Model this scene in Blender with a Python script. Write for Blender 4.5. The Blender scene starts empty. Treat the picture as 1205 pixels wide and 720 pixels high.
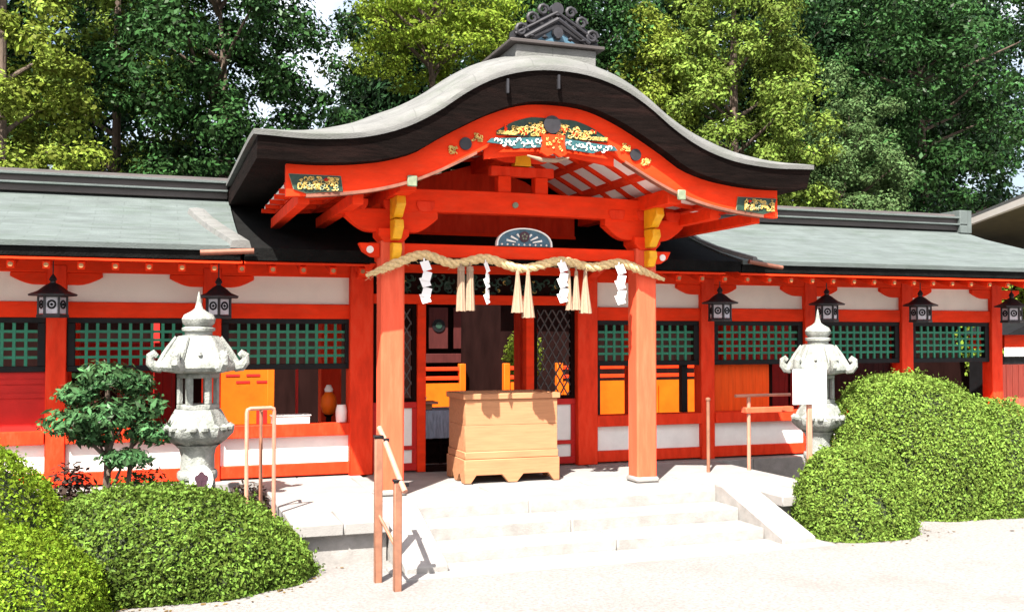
import bpy, bmesh, math, random
import numpy as np
from mathutils import Vector, Matrix, Euler
from math import sin, cos, pi, radians, atan2, sqrt

random.seed(7); RNG = np.random.default_rng(7)
sc = bpy.context.scene
COL = sc.collection

# ------------------------------------------------------------------ camera, sky, sun, exposure
TH = radians(19.4); PITCH = math.atan(35/1200)
cam_data = bpy.data.cameras.new('camera'); cam = bpy.data.objects.new('camera', cam_data); COL.objects.link(cam)
cam.location = (-3.541, -11.317, 1.985)
fh = Vector((sin(TH), cos(TH), 0)); F = fh*cos(PITCH) + Vector((0, 0, 1))*sin(PITCH)
cam.rotation_euler = F.to_track_quat('-Z', 'Y').to_euler()
cam_data.sensor_width = 36; cam_data.lens = 36*1200/1205
cam_data.clip_start = .05; cam_data.clip_end = 2000
sc.camera = cam

SUN_FROM = Vector((-.46, -.63, 1)).normalized()
w = bpy.data.worlds.new('World'); sc.world = w; w.use_nodes = True
nt = w.node_tree
sky = nt.nodes.new('ShaderNodeTexSky'); sky.sky_type = 'NISHITA'; sky.sun_disc = False
sky.sun_elevation = math.asin(SUN_FROM.z); sky.sun_rotation = atan2(SUN_FROM.x, SUN_FROM.y) % (2*pi)
sky.dust_density = 5.0
bg = nt.nodes['Background']; 
wn = nt.nodes.new('ShaderNodeTexNoise'); wc = nt.nodes.new('ShaderNodeTexCoord'); wr = nt.nodes.new('ShaderNodeValToRGB'); wm = nt.nodes.new('ShaderNodeMixRGB')
wn.inputs['Scale'].default_value = 3.2; wn.inputs['Detail'].default_value = 7; wn.inputs['Roughness'].default_value = .55
nt.links.new(wc.outputs['Generated'], wn.inputs['Vector']); nt.links.new(wn.outputs['Fac'], wr.inputs[0])
wr.color_ramp.elements[0].position = .40; wr.color_ramp.elements[1].position = .60
nt.links.new(wr.outputs[0], wm.inputs[0]); nt.links.new(sky.outputs[0], wm.inputs[1]); wm.inputs[2].default_value = (5.2, 5.4, 5.7, 1)
nt.links.new(wm.outputs[0], bg.inputs[0]); bg.inputs[1].default_value = .085
sd = bpy.data.lights.new('sun', 'SUN'); sd.energy = 5; sd.angle = radians(.5); sd.color = (1, .95, .86)
so = bpy.data.objects.new('sun', sd); COL.objects.link(so)
so.rotation_euler = SUN_FROM.to_track_quat('Z', 'Y').to_euler(); so.location = (-8, -14, 20)
vs = sc.view_settings; vs.view_transform = 'Standard'; vs.look = 'None'; vs.exposure = 1.85; vs.gamma = 1; vs.use_curve_mapping = False
sc.cycles.use_denoising = True
sc.cycles.max_bounces = 8; sc.cycles.transparent_max_bounces = 8

# ------------------------------------------------------------------ materials
def mat(name, base, rough=.6, var=.18, scale=6, bump=0, bscale=40, metal=0, dirt=None, dirt_amt=.0, dirt_scale=3, island=0, spec=.4, stretch=(1, 1, 1), trans=0):
    m = bpy.data.materials.new(name); m.use_nodes = True
    n = m.node_tree.nodes; l = m.node_tree.links; p = n['Principled BSDF']
    p.inputs['Roughness'].default_value = rough; p.inputs['Metallic'].default_value = metal
    p.inputs['Specular IOR Level'].default_value = spec
    tc = n.new('ShaderNodeTexCoord'); mp = n.new('ShaderNodeMapping'); mp.inputs['Scale'].default_value = stretch
    l.new(tc.outputs['Object'], mp.inputs[0])
    ns = n.new('ShaderNodeTexNoise'); ns.inputs['Scale'].default_value = scale; ns.inputs['Detail'].default_value = 6; ns.inputs['Roughness'].default_value = .6
    l.new(mp.outputs[0], ns.inputs['Vector'])
    cr = n.new('ShaderNodeValToRGB'); cr.color_ramp.elements[0].position = .3; cr.color_ramp.elements[1].position = .7
    a = [max(0, c*(1-var)) for c in base]; b = [min(1, c*(1+var)) for c in base]
    cr.color_ramp.elements[0].color = (*a, 1); cr.color_ramp.elements[1].color = (*b, 1)
    l.new(ns.outputs['Fac'], cr.inputs[0]); out = cr.outputs[0]
    if dirt:
        n2 = n.new('ShaderNodeTexNoise'); n2.inputs['Scale'].default_value = dirt_scale; n2.inputs['Detail'].default_value = 8; n2.inputs['Roughness'].default_value = .7
        l.new(mp.outputs[0], n2.inputs['Vector'])
        r2 = n.new('ShaderNodeValToRGB'); r2.color_ramp.elements[0].position = .5; r2.color_ramp.elements[1].position = .72
        r2.color_ramp.elements[0].color = (0, 0, 0, 1); r2.color_ramp.elements[1].color = (dirt_amt,)*3+(1,)
        l.new(n2.outputs['Fac'], r2.inputs[0])
        mx = n.new('ShaderNodeMixRGB'); l.new(r2.outputs[0], mx.inputs[0]); l.new(out, mx.inputs[1]); mx.inputs[2].default_value = (*dirt, 1); out = mx.outputs[0]
    if island:
        g = n.new('ShaderNodeNewGeometry'); hs = n.new('ShaderNodeHueSaturation')
        mr = n.new('ShaderNodeMapRange'); mr.inputs[3].default_value = 1-island; mr.inputs[4].default_value = 1+island
        l.new(g.outputs['Random Per Island'], mr.inputs[0]); l.new(mr.outputs[0], hs.inputs['Value'])
        mr2 = n.new('ShaderNodeMapRange'); mr2.inputs[3].default_value = .485; mr2.inputs[4].default_value = .515
        l.new(g.outputs['Random Per Island'], mr2.inputs[0]); l.new(mr2.outputs[0], hs.inputs['Hue'])
        l.new(out, hs.inputs['Color']); out = hs.outputs[0]
    l.new(out, p.inputs['Base Color'])
    if bump:
        nb = n.new('ShaderNodeTexNoise'); nb.inputs['Scale'].default_value = bscale; nb.inputs['Detail'].default_value = 5
        l.new(mp.outputs[0], nb.inputs['Vector'])
        bp = n.new('ShaderNodeBump'); bp.inputs['Strength'].default_value = bump; bp.inputs['Distance'].default_value = .02
        l.new(nb.outputs['Fac'], bp.inputs['Height']); l.new(bp.outputs[0], p.inputs['Normal'])
    if trans:
        tr = n.new('ShaderNodeBsdfTranslucent'); l.new(out, tr.inputs[0]); ms = n.new('ShaderNodeMixShader'); ms.inputs[0].default_value = trans
        l.new(p.outputs[0], ms.inputs[1]); l.new(tr.outputs[0], ms.inputs[2]); l.new(ms.outputs[0], n['Material Output'].inputs[0])
    return m

def roof_mat(name, base, row=.05):
    """shingle courses: thin rows parallel to the eave plus lichen patches"""
    m = mat(name, base, .8, .22, 3.2, bump=.35, bscale=60, dirt=tuple(c*k for c, k in zip(base, (.62, .72, .58))), dirt_amt=.75, dirt_scale=2.0, stretch=(.8, 2, 2))
    n = m.node_tree.nodes; l = m.node_tree.links; p = n['Principled BSDF']
    src = p.inputs['Base Color'].links[0].from_socket
    tc = n.new('ShaderNodeTexCoord'); br = n.new('ShaderNodeTexBrick')
    br.inputs['Scale'].default_value = 1; br.inputs['Brick Width'].default_value = .55; br.inputs['Row Height'].default_value = .12
    br.inputs['Mortar Size'].default_value = .006; br.inputs['Color1'].default_value = (1, 1, 1, 1); br.inputs['Color2'].default_value = (.86, .86, .86, 1); br.inputs['Mortar'].default_value = (.55, .55, .55, 1)
    l.new(tc.outputs['Object'], br.inputs['Vector'])
    mx = n.new('ShaderNodeMixRGB'); mx.blend_type = 'MULTIPLY'; mx.inputs[0].default_value = .45
    l.new(src, mx.inputs[1]); l.new(br.outputs['Color'], mx.inputs[2]); l.new(mx.outputs[0], p.inputs['Base Color'])
    return m

RED = (.70, .036, .009)
M = dict(
    red=mat('vermilion_paint', RED, .6, .20, 5, bump=.15, bscale=22, dirt=(.52, .07, .03), dirt_amt=.55, dirt_scale=5, spec=.12, stretch=(2.5, 2.5, .7)),
    fadedred=mat('faded_vermilion_paint', (.70, .095, .044), .6, .10, 6, bump=.12, bscale=30, dirt=(.62, .15, .08), dirt_amt=.4, dirt_scale=3, stretch=(4, 4, .5), spec=.15),
    brightred=mat('fresh_vermilion_paint', (.72, .036, .007), .6, .16, 4, bump=.1, bscale=25, dirt=(.55, .055, .02), dirt_amt=.45, dirt_scale=6, spec=.08, stretch=(.8, 2, 2.5)),
    warmred=mat('orange_red_boards', (.80, .085, .01), .6, .15, 4, spec=.1, stretch=(4, 4, .4)),
    crimson=mat('crimson_paint', (.45, .018, .015), .5, .15, 5, spec=.15),
    orange=mat('orange_paint', (.62, .105, .005), .5, .15, 3, spec=.15, dirt=(.6, .06, .004), dirt_amt=.4, dirt_scale=2.5),
    plaster=mat('white_plaster', (.72, .665, .60), .85, .06, 4, bump=.1, bscale=60, dirt=(.6, .54, .47), dirt_amt=.35, dirt_scale=2),
    white=mat('white_paper', (.85, .85, .85), .7, .03, 5, trans=.25),
    ceil=mat('white_ceiling_boards', (.90, .89, .87), .6, .04, 6),
    whitepaint=mat('white_paint', (.78, .77, .74), .6, .06, 6),
    black=mat('black_lacquer', (.008, .008, .009), .5, .3, 8, spec=.15),
    iron=mat('dark_iron', (.025, .024, .028), .5, .3, 10, metal=.3),
    green=mat('green_lattice_paint', (.012, .17, .095), .55, .22, 7),
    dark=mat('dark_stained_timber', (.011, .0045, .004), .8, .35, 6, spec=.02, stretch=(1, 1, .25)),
    maroon=mat('maroon_timber', (.055, .013, .012), .6, .25, 6, spec=.1, stretch=(2, 2, .3)),
    bark=mat('dark_bark_roof_edge', (.0065, .004, .0035), .9, .5, 9, spec=.06, bump=.6, bscale=70, stretch=(.5, .5, 5), dirt=(.03, .014, .012), dirt_amt=.5, dirt_scale=2.5),
    bark_and_shade=mat('black_bark_and_porch_shade', (.006, .006, .006), .9, .4, 6, spec=.08, bump=.5, bscale=50),  # black bark of roof edges; on lower_roof the colour paints the porch's shade
    roof=roof_mat('grey_weathered_roof', (.080, .097, .095)),
    porchroof=roof_mat('pale_grey_bark_roof', (.118, .118, .115)),
    ridge=mat('ridge_copper', (.05, .042, .04), .55, .3, 5, stretch=(.4, 3, 3)),
    copper=mat('old_copper_gutter', (.22, .09, .06), .5, .3, 8, metal=.4),
    gold=mat('gilt_carving', (.50, .33, .09), .45, .5, 25, metal=.1, dirt=(.04, .05, .02), dirt_amt=.7, dirt_scale=14),
    yellow=mat('ochre_yellow_paint', (.74, .36, .006), .5, .18, 9),
    teal=mat('teal_paint', (.02, .085, .095), .5, .4, 16),
    blue=mat('blue_grey_paint', (.05, .11, .16), .5, .4, 20),
    darkgreen=mat('dark_green_paint', (.012, .035, .022), .5, .4, 20),
    palegreen=mat('pale_green_metal', (.17, .20, .13), .5, .2, 20),
    stone=mat('pale_granite', (.255, .242, .231), .8, .16, 9, bump=.25, bscale=90, dirt=(.14, .13, .12), dirt_amt=.6, dirt_scale=2.2),
    paving=mat('light_stone_paving', (.235, .224, .215), .85, .10, 5, bump=.18, bscale=90, dirt=(.18, .168, .158), dirt_amt=.5, dirt_scale=1.6),
    lanternstone=mat('weathered_granite', (.235, .245, .228), .88, .3, 9, bump=.55, bscale=60, dirt=(.055, .068, .052), dirt_amt=.85, dirt_scale=6),
    hinoki=mat('pale_cypress_wood', (.37, .175, .088), .55, .14, 5, bump=.1, bscale=30, stretch=(.6, 4, 8), spec=.15),
    straw=mat('rice_straw', (.58, .43, .22), .8, .3, 40, bump=.4, bscale=120, stretch=(1, 1, 1)),
    paleStraw=mat('pale_hemp', (.27, .185, .125), .8, .2, 60, stretch=(4, 4, .3)),
    pipe=mat('brown_rail_paint', (.23, .10, .06), .5, .2, 14, dirt=(.12, .06, .04), dirt_amt=.6),
    pinkpipe=mat('salmon_rail_paint', (.42, .19, .13), .45, .15, 14),
    cloth=mat('pale_blue_cloth', (.36, .42, .52), .85, .35, 18, stretch=(3, 3, .4)),
    trunk=mat('bark_brown', (.085, .06, .045), .9, .4, 8, bump=.8, bscale=25, stretch=(2, 2, .4)),
    board=mat('red_boards', (.5, .07, .04), .6, .2, 6, stretch=(6, 6, .4), dirt=(.45, .14, .1), dirt_amt=.5),
    olive=mat('olive_brown_soffit', (.12, .10, .045), .7, .25, 4),
    capgold=mat('dull_gilt_caps', (.30, .14, .05), .5, .3, 20),
    plum=mat('dark_plum_paint', (.05, .018, .03), .6, .3, 10),
)

def leafmat(name, base, isl=.45, trans=.3, var=.35, scale=.9, rough=.5):
    return mat(name, base, rough, var, scale, island=isl, trans=trans, spec=.05)
L = dict(
    azalea=leafmat('azalea_leaves', (.098, .155, .025), .7, .25, .45, 2.2),
    azalea_light=leafmat('bright_azalea_leaves', (.135, .205, .016), .6, .3, .3, 1.5),
    azalea_right=leafmat('clipped_azalea_leaves', (.125, .19, .032), .65, .25, .25, 2),
    podo=leafmat('dark_glossy_leaves', (.042, .095, .036), .65, .15, .35, 3, .3),
    cypress=leafmat('yellow_green_sprays', (.155, .20, .03), .6, .3, .4, .5),
    cypress_dark=leafmat('olive_green_sprays', (.112, .160, .028), .6, .22, .6, .7),
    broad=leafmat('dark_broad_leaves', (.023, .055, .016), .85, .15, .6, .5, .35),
    maple=leafmat('maple_leaves', (.16, .22, .026), .5, .4, .4, .6),
    grey=leafmat('grey_green_leaves', (.075, .125, .045), .4, .25, .3, .8),
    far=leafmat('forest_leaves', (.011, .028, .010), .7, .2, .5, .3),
    litter=leafmat('dry_fallen_leaves', (.12, .075, .03), .6, .1, .4, 3),
    redleaf=leafmat('dark_purple_leaves', (.045, .03, .025), .6, .15, .4, 3),
)

# ------------------------------------------------------------------ mesh building
class MB:
    def __init__(s): s.v = []; s.f = []; s.m = []; s.mats = []; s.cur = 0
    def use(s, m):
        if m not in s.mats: s.mats.append(m)
        s.cur = s.mats.index(m); return s
    def add(s, vs, fs):
        o = len(s.v); s.v += [tuple(x) for x in vs]
        for f in fs: s.f.append(tuple(i+o for i in f)); s.m.append(s.cur)
        return s
    def box(s, x0, x1, y0, y1, z0, z1):
        return s.add([(x, y, z) for z in (z0, z1) for y in (y0, y1) for x in (x0, x1)],
                     [(0, 2, 3, 1), (4, 5, 7, 6), (0, 1, 5, 4), (2, 6, 7, 3), (0, 4, 6, 2), (1, 3, 7, 5)])
    def bar(s, p, q, wd, ht, up=(0, 0, 1)):
        p = Vector(p); q = Vector(q); d = (q-p).normalized(); u = Vector(up)
        if abs(d.dot(u)) > .98: u = Vector((0, 1, 0))
        r = d.cross(u).normalized(); u = r.cross(d)
        c = [r*a*wd/2+u*b*ht/2 for a, b in ((-1, -1), (1, -1), (1, 1), (-1, 1))]
        return s.add([p+x for x in c]+[q+x for x in c], [(3, 2, 1, 0), (4, 5, 6, 7)]+[(i, (i+1) % 4, (i+1) % 4+4, i+4) for i in range(4)])
    def prism(s, poly, axis, a0, a1):
        """closed 2-D polygon pushed along an axis; poly in the other two axes in x,y,z order"""
        def P(p, a): return {'x': (a, p[0], p[1]), 'y': (p[0], a, p[1]), 'z': (p[0], p[1], a)}[axis]
        n = len(poly)
        return s.add([P(p, a0) for p in poly]+[P(p, a1) for p in poly], [tuple(range(n)), tuple(range(2*n-1, n-1, -1))]+[(i, i+n, (i+1) % n+n, (i+1) % n) for i in range(n)])
    def strip(s, xs, zt, zb, y0, y1, y0b=None):
        """a band between two curves of x, pushed along y (closed)"""
        y0b = y0 if y0b is None else y0b
        n = len(xs); vs = []
        for x in xs: vs += [(x, y0, zt(x)), (x, y0b, zb(x)), (x, y1, zt(x)), (x, y1, zb(x))]
        fs = []
        for i in range(n-1):
            a = 4*i; b = a+4
            fs += [(a, a+1, b+1, b), (a+2, b+2, b+3, a+3), (a, b, b+2, a+2), (a+1, a+3, b+3, b+1)]
        e = 4*(n-1); fs += [(0, 2, 3, 1), (e, e+1, e+3, e+2)]
        return s.add(vs, fs)
    def tube(s, path, r, n=8, caps=True):
        path = [Vector(p) for p in path]; k = len(path); rs = r if isinstance(r, (list, tuple)) else [r]*k
        vs = []; prev = None
        for i, p in enumerate(path):
            d = (path[min(i+1, k-1)]-path[max(i-1, 0)]).normalized()
            if prev is None: a = d.orthogonal().normalized()
            else:
                a = prev-d*prev.dot(d); a = a.normalized() if a.length > 1e-6 else d.orthogonal().normalized()
            prev = a; b = d.cross(a)
            vs += [p+(a*cos(2*pi*j/n)+b*sin(2*pi*j/n))*rs[i] for j in range(n)]
        fs = [(i*n+j, i*n+(j+1) % n, (i+1)*n+(j+1) % n, (i+1)*n+j) for i in range(k-1) for j in range(n)]
        if caps: fs += [tuple(range(n-1, -1, -1)), tuple(range((k-1)*n, k*n))]
        return s.add(vs, fs)
    def lathe(s, prof, c=(0, 0, 0), n=24, rot=0, squash=None):
        """prof [(r,z)] round z; n=4/6 makes prisms"""
        vs = []
        for r, z in prof: vs += [(c[0]+r*cos(rot+2*pi*j/n), c[1]+r*sin(rot+2*pi*j/n), c[2]+z) for j in range(n)]
        k = len(prof)
        fs = [(i*n+j, i*n+(j+1) % n, (i+1)*n+(j+1) % n, (i+1)*n+j) for i in range(k-1) for j in range(n)]
        fs += [tuple(range(n-1, -1, -1)), tuple(range((k-1)*n, k*n))]
        return s.add(vs, fs)
    def disc(s, c, r, t, n=20, axis='y'):
        poly = [(c[0]+r*cos(2*pi*i/n), c[2]+r*sin(2*pi*i/n)) for i in range(n)]
        return s.prism(poly, 'y', c[1], c[1]+t)
    def build(s, name, m=None, parent=None, bevel=0, smooth=True, loc=None):
        me = bpy.data.meshes.new(name); me.from_pydata(s.v, [], s.f)
        ms = s.mats if s.mats else [m]
        for x in ms: me.materials.append(x)
        if s.mats: me.polygons.foreach_set('material_index', s.m)
        bm = bmesh.new(); bm.from_mesh(me); bmesh.ops.recalc_face_normals(bm, faces=bm.faces); bm.to_mesh(me); bm.free()
        if smooth:
            me.polygons.foreach_set('use_smooth', [True]*len(me.polygons)); me.set_sharp_from_angle(angle=radians(38))
        o = bpy.data.objects.new(name, me); COL.objects.link(o)
        if parent: o.parent = parent
        if loc: o.location = loc
        if bevel:
            b = o.modifiers.new('bevel', 'BEVEL'); b.width = bevel; b.segments = 1; b.limit_method = 'ANGLE'; b.angle_limit = radians(50)
        return o

def empty(name, label, cat, loc=(0, 0, 0), rz=0, group=None):
    o = bpy.data.objects.new(name, None); COL.objects.link(o); o.location = loc; o.rotation_euler = (0, 0, rz); o.empty_display_size = .1
    return tag(o, label, cat, group)
def tag(o, label=None, cat=None, group=None, kind=None):
    if label: o['label'] = label
    if cat: o['category'] = cat
    if group: o['group'] = group
    if kind: o['kind'] = kind
    return o
def copy_tree(o, parent=None):
    c = o.copy(); COL.objects.link(c)
    if parent: c.parent = parent
    for ch in [x for x in bpy.data.objects if x.parent == o]: copy_tree(ch, c)
    return c
def lerp_tab(tab):
    xs = np.array([t[0] for t in tab]); ys = np.array([t[1] for t in tab])
    # smooth cubic through the table
    d = np.gradient(ys, xs); d[0] = 0
    def f(x):
        x = min(abs(x), xs[-1]); i = min(max(int(np.searchsorted(xs, x))-1, 0), len(xs)-2)
        h = xs[i+1]-xs[i]; t = (x-xs[i])/h
        return float((2*t**3-3*t*t+1)*ys[i]+(t**3-2*t*t+t)*h*d[i]+(-2*t**3+3*t*t)*ys[i+1]+(t**3-t*t)*h*d[i+1])
    return f
def scrolls(mb, x0, x1, z0, z1, y, n, r=.03, th=.008, seed=1):
    """carved foliage in relief: small curling tendrils standing proud of a plate"""
    rn = random.Random(seed)
    for _ in range(n):
        cx = rn.uniform(x0, x1); cz = rn.uniform(z0, z1); a0 = rn.uniform(0, 6.28); sg = rn.choice((-1, 1)); R = r*rn.uniform(.6, 1.2)
        pts = []
        for i in range(9):
            t = i/8; rad = R*(1-.75*t); pts.append((min(max(cx+rad*cos(a0+sg*5*t), x0), x1), y-.006*sin(pi*t), min(max(cz+rad*sin(a0+sg*5*t), z0), z1)))
        mb.tube(pts, [th*(.5+.8*sin(pi*(i+.5)/9)) for i in range(9)], 5)

# ------------------------------------------------------------------ ground, platform, stairs
G0 = .10; P = .45
gm = mat('pale_gravel', (.225, .211, .204), .95, .30, 38, bump=.7, bscale=160, dirt=(.165, .15, .14), dirt_amt=.7, dirt_scale=1.1)
n_ = 60; g = MB(); S = 260
def gz(x, y):
    d = max(0, y-12); return G0 + min(6, d*.09)
xs = [-S, -60, -30, -20, -14, -10, -7, -5, -3, -1, 1, 3, 5, 7, 10, 14, 20, 30, 60, S]; ys = [-S, -60, -30, -16, -12, -8, -4, 0, 4, 8, 12, 16, 20, 26, 34, 46, 60, 120, S]
g.add([(x, y, gz(x, y)) for y in ys for x in xs], [(j*len(xs)+i, j*len(xs)+i+1, (j+1)*len(xs)+i+1, (j+1)*len(xs)+i) for j in range(len(ys)-1) for i in range(len(xs)-1)])
tag(g.build('ground', gm), kind='structure')

plat = empty('stone_platform', 'broad pale stone platform carrying the porch and offering box', 'platform', (0, 0, G0))
def local(mb_func, o): pass
def child(mb, name, m, parent, bevel=0, smooth=True):
    """mesh coordinates are world; parent sits at its location without rotation"""
    o = mb.build(name, m, parent, bevel, smooth); o.matrix_parent_inverse = Matrix.Translation(-Vector(parent.location)); return o
def sub(mb, name, m, part, bevel=0, smooth=True):
    o = mb.build(name, m, part, bevel, smooth); o.matrix_parent_inverse = Matrix.Identity(4); return o

b = MB(); b.box(-2.42, -1.67, -2.84, -.26, G0-.05, P-.10); b.box(-1.67, 2.16, -2.26, -.26, G0-.05, P-.10); b.box(2.16, 2.95, -2.84, -.26, G0-.05, P-.10)
child(b, 'platform_body', M['stone'], plat, .006)
b = MB()
for x0, x1, y0 in ((-2.46, -2.05, -2.93), (-2.045, -1.665, -2.93), (2.155, 2.56, -2.93), (2.565, 3.0, -2.93)):
    b.box(x0, x1, y0, -2.28, P-.10, P)
for i, (x0, x1) in enumerate(((-2.46, -1.5), (-1.495, -.4), (-.395, .7), (.705, 1.8), (1.805, 3.0))):
    b.box(x0, x1, -2.275, -1.35, P-.10, P-.001)
    b.box(x0-.0, x1-.0, -1.345, -.26, P-.10, P-.002)
child(b, 'paving_slab', M['paving'], plat, .008)

st = empty('stone_staircase', 'three pale stone steps with sloping side stones leading up to the porch', 'stairs', (.25, -2.7, G0))
for i, (yf, z1) in enumerate(((-3.17, G0+.117), (-2.74, G0+.233), (-2.32, P-.003))):
    yb = (-2.74, -2.32, -2.29)[i]
    b = MB()
    for x0, x1 in ((-1.30, .30-.25*i), (.304-.25*i, 1.796)): b.box(x0, x1, yf, yb-.002 if i < 2 else -2.281, G0-.05, z1)
    child(b, 'step', M['stone'], st, .012)
b = MB(); b.box(-1.75, 2.25, -3.62, -3.175, G0-.05, G0+.018); child(b, 'apron_stone', M['paving'], st, .008)
for x0, x1 in ((-1.66, -1.305), (1.80, 2.15)):
    b = MB(); b.prism([(-3.46, G0-.05), (-3.46, G0+.07), (-2.42, P+.045), (-2.27, P+.045), (-2.27, G0-.05)], 'x', x0, x1)
    child(b, 'side_stone', M['stone'], st, .012)

# ------------------------------------------------------------------ corridors
def bracket_poly(c, half, z0, z1, k=7):
    pts = [(c-half, z1), (c-half, z1-(z1-z0)*.35)]
    for i in range(k+1):
        t = i/k; pts.append((c-half+half*.55*t, z1-(z1-z0)*(.35+.65*sin(t*pi/2))))
    for i in range(k, -1, -1):
        t = i/k; pts.append((c+half-half*.55*t, z1-(z1-z0)*(.35+.65*sin(t*pi/2))))
    pts.append((c+half, z1)); return pts

def lattice_window(parent, x0, x1, z0=1.62, z1=2.17):
    f = MB(); y0, y1 = -.05, .03; w_ = .075
    f.box(x0, x1, y0, y1, z1-.055, z1); f.box(x0, x1, y0, y1, z0, z0+.06); f.box(x0, x0+w_, y0, y1, z0+.06, z1-.055); f.box(x1-w_, x1, y0, y1, z0+.06, z1-.055)
    o = child(f, 'lattice_window', M['black'], parent, .004)
    b = MB(); a0, a1 = x0+w_, x1-w_; n = max(3, round((a1-a0)/.108))
    for i in range(1, n): x = a0+(a1-a0)*i/n; b.box(x-.015, x+.015, -.035, -.012, z0+.06, z1-.055)
    h0, h1 = z0+.06, z1-.055
    for i in range(1, 5): z = h0+(h1-h0)*i/5; b.box(a0, a1, -.0325, -.0145, z-.014, z+.014)
    lo = sub(b, 'lattice', M['green'], o); lo.matrix_parent_inverse = o.matrix_parent_inverse.inverted(); lo.matrix_parent_inverse = Matrix.Identity(4)
    return o

YZ = [(-1.08, 2.86), (-.6, 2.985), (-.2, 3.11), (.2, 3.25), (.6, 3.41), (1.0, 3.59)]
def corridor(name, label, pillars, bays, rx0, rx1, closed=(), flare=False, dots=()):
    t = empty(name, label, 'corridor', ((pillars[0]+pillars[-1])/2, 0, G0))
    xa, xb = bays[0][0], bays[-1][1]
    b = MB(); x = xa
    while x < xb-.01:
        x2 = min(x+1.1, xb); b.box(x+.003, x2-.003, -.25, 2.45, G0-.05, P+.0); x = x2
    child(b, 'stone_footing', M['stone'], t, .008)
    for p in pillars:
        b = MB(); b.box(p-.095, p+.095, -.095, .095, P, 2.70); child(b, 'pillar', M['red'], t, .008)
        b = MB(); b.box(p-.09, p+.09, 1.95, 2.13, P, 2.9); child(b, 'pillar', M['red'], t, .008)
        b = MB(); b.prism(bracket_poly(p, .43, 2.5, 2.625), 'y', -.075, .075); child(b, 'bracket_arm', M['brightred'], t, .006)
    for (x0, x1) in bays:
        l, r = x0+.097, x1-.097
        for nm, z0, z1, m, y0, y1 in (('base_beam', P+.02, .60, 'red', -.075, .075), ('sill_beam', .895, 1.03, 'red', -.115, .085), ('upper_beam', 2.17, 2.33, 'brightred', -.07, .07)):
            b = MB(); b.box(l, r, y0, y1, z0, z1); child(b, nm, M[m], t, .006)
        b = MB(); b.box(l, r, -.03, .03, .602, .893); child(b, 'lower_panel', M['whitepaint'], t)
        b = MB(); b.box(l, r, -.03, .03, 2.332, 2.64); child(b, 'plaster_panel', M['plaster'], t)
        lattice_window(t, l+.002, r-.002)
    b = MB(); b.box(xa, xb, -.085, .085, 2.627, 2.79); child(b, 'eave_beam', M['brightred'], t, .006)
    b = MB(); b.box(xa, xb, 1.96, 2.12, 2.627, 2.79); child(b, 'eave_beam', M['red'], t, .006)
    # rafters and boarding under the eave
    x = rx0+.12
    while x < rx1-.05:
        b = MB(); sl = .30
        b.bar((x, -.98, 2.640), (x, 1.0, 2.640+1.98*sl), .065, .075); rf = child(b, 'rafter', M['brightred'], t, .004)
        b = MB(); b.disc((x, -.994, 2.642), .022, .012, 10); e = sub(b, 'end_cap', M['capgold'], rf)
        x += .3
    b = MB(); b.prism([(-1.03, 2.690), (1.0, 2.690+2.03*.3), (1.0, 2.712+2.03*.3), (-1.03, 2.712)], 'x', rx0, rx1); child(b, 'eave_boarding', M['brightred'], t)
    b = MB(); b.prism([(2.93, 2.712), (2.93, 2.735), (1.003, 2.735+1.93*.3), (1.003, 2.712+1.93*.3)], 'x', rx0, rx1); child(b, 'eave_boarding', M['red'], t)
    # roof shell
    def xe(y): return rx1 + (1.75*max(0, (1.0-min(y, 2-y))/1.97)**1.5 if flare else 0)
    nx = 24; prof = YZ+[(2-y, z) for y, z in YZ[-2::-1]]
    r_ = MB(); vs = []
    for (y, z) in prof:
        for i in range(nx+1): vs.append((rx0+(xe(y)-rx0)*i/nx, y, z))
    for (y, z) in prof:
        for i in range(nx+1): vs.append((rx0+(xe(y)-rx0)*i/nx, y, z-.05))
    K = len(prof)*(nx+1); W = nx+1; fs = []
    for j in range(len(prof)-1):
        for i in range(nx):
            a = j*W+i; fs += [(a, a+1, a+W+1, a+W), (K+a, K+a+W, K+a+W+1, K+a+1)]
        a = j*W; fs += [(a, a+W, K+a+W, K+a)]; a = j*W+nx; fs += [(a, K+a, K+a+W, a+W)]
    for i in range(nx):
        fs += [(i, K+i, K+i+1, i+1)]; a = (len(prof)-1)*W+i; fs += [(a, a+1, K+a+1, K+a)]
    r_.add(vs, fs); ro = child(r_, 'roof', M['roof'], t)
    b = MB()
    e0 = xe(-1.08)-.02
    b.prism([(-1.06, 2.809), (-1.04, 2.725), (-.86, 2.735), (-.2, 2.92), (.6, 3.22), (1.0, 3.40), (1.0, 3.535), (.6, 3.355), (.2, 3.195), (-.2, 3.055), (-.6, 2.93)], 'x', rx0+.01, rx1-.02)
    if flare: b.prism([(-1.06, 2.809), (-1.04, 2.725), (-.86, 2.735), (-.72, 2.77), (-.72, 2.895)], 'x', rx1-.019, e0)
    sub(b, 'eave_edge', M['bark_and_shade'], ro)
    rd = MB()
    for z0, z1, hw, m in ((3.56, 3.635, .15, 'ridge'), (3.635, 3.66, .20, 'roof'), (3.66, 3.735, .14, 'ridge'), (3.735, 3.765, .19, 'roof')):
        rd.use(M[m]); rd.box(rx0+.02, rx1-.02 if not flare else rx1+.02, 1-hw, 1+hw, z0, z1)
    rd.use(M['ridge']); rd.prism([(.88, 3.765), (.92, 3.81), (1.0, 3.825), (1.08, 3.81), (1.12, 3.765)], 'x', rx0+.02, rx1+.02)
    if flare:
        rd.use(M['roof']); rd.box(rx1-.12, rx1+.1, .80, 1.2, 3.52, 3.86)
    sub(rd, 'ridge', None, ro, .005)
    return t

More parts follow.
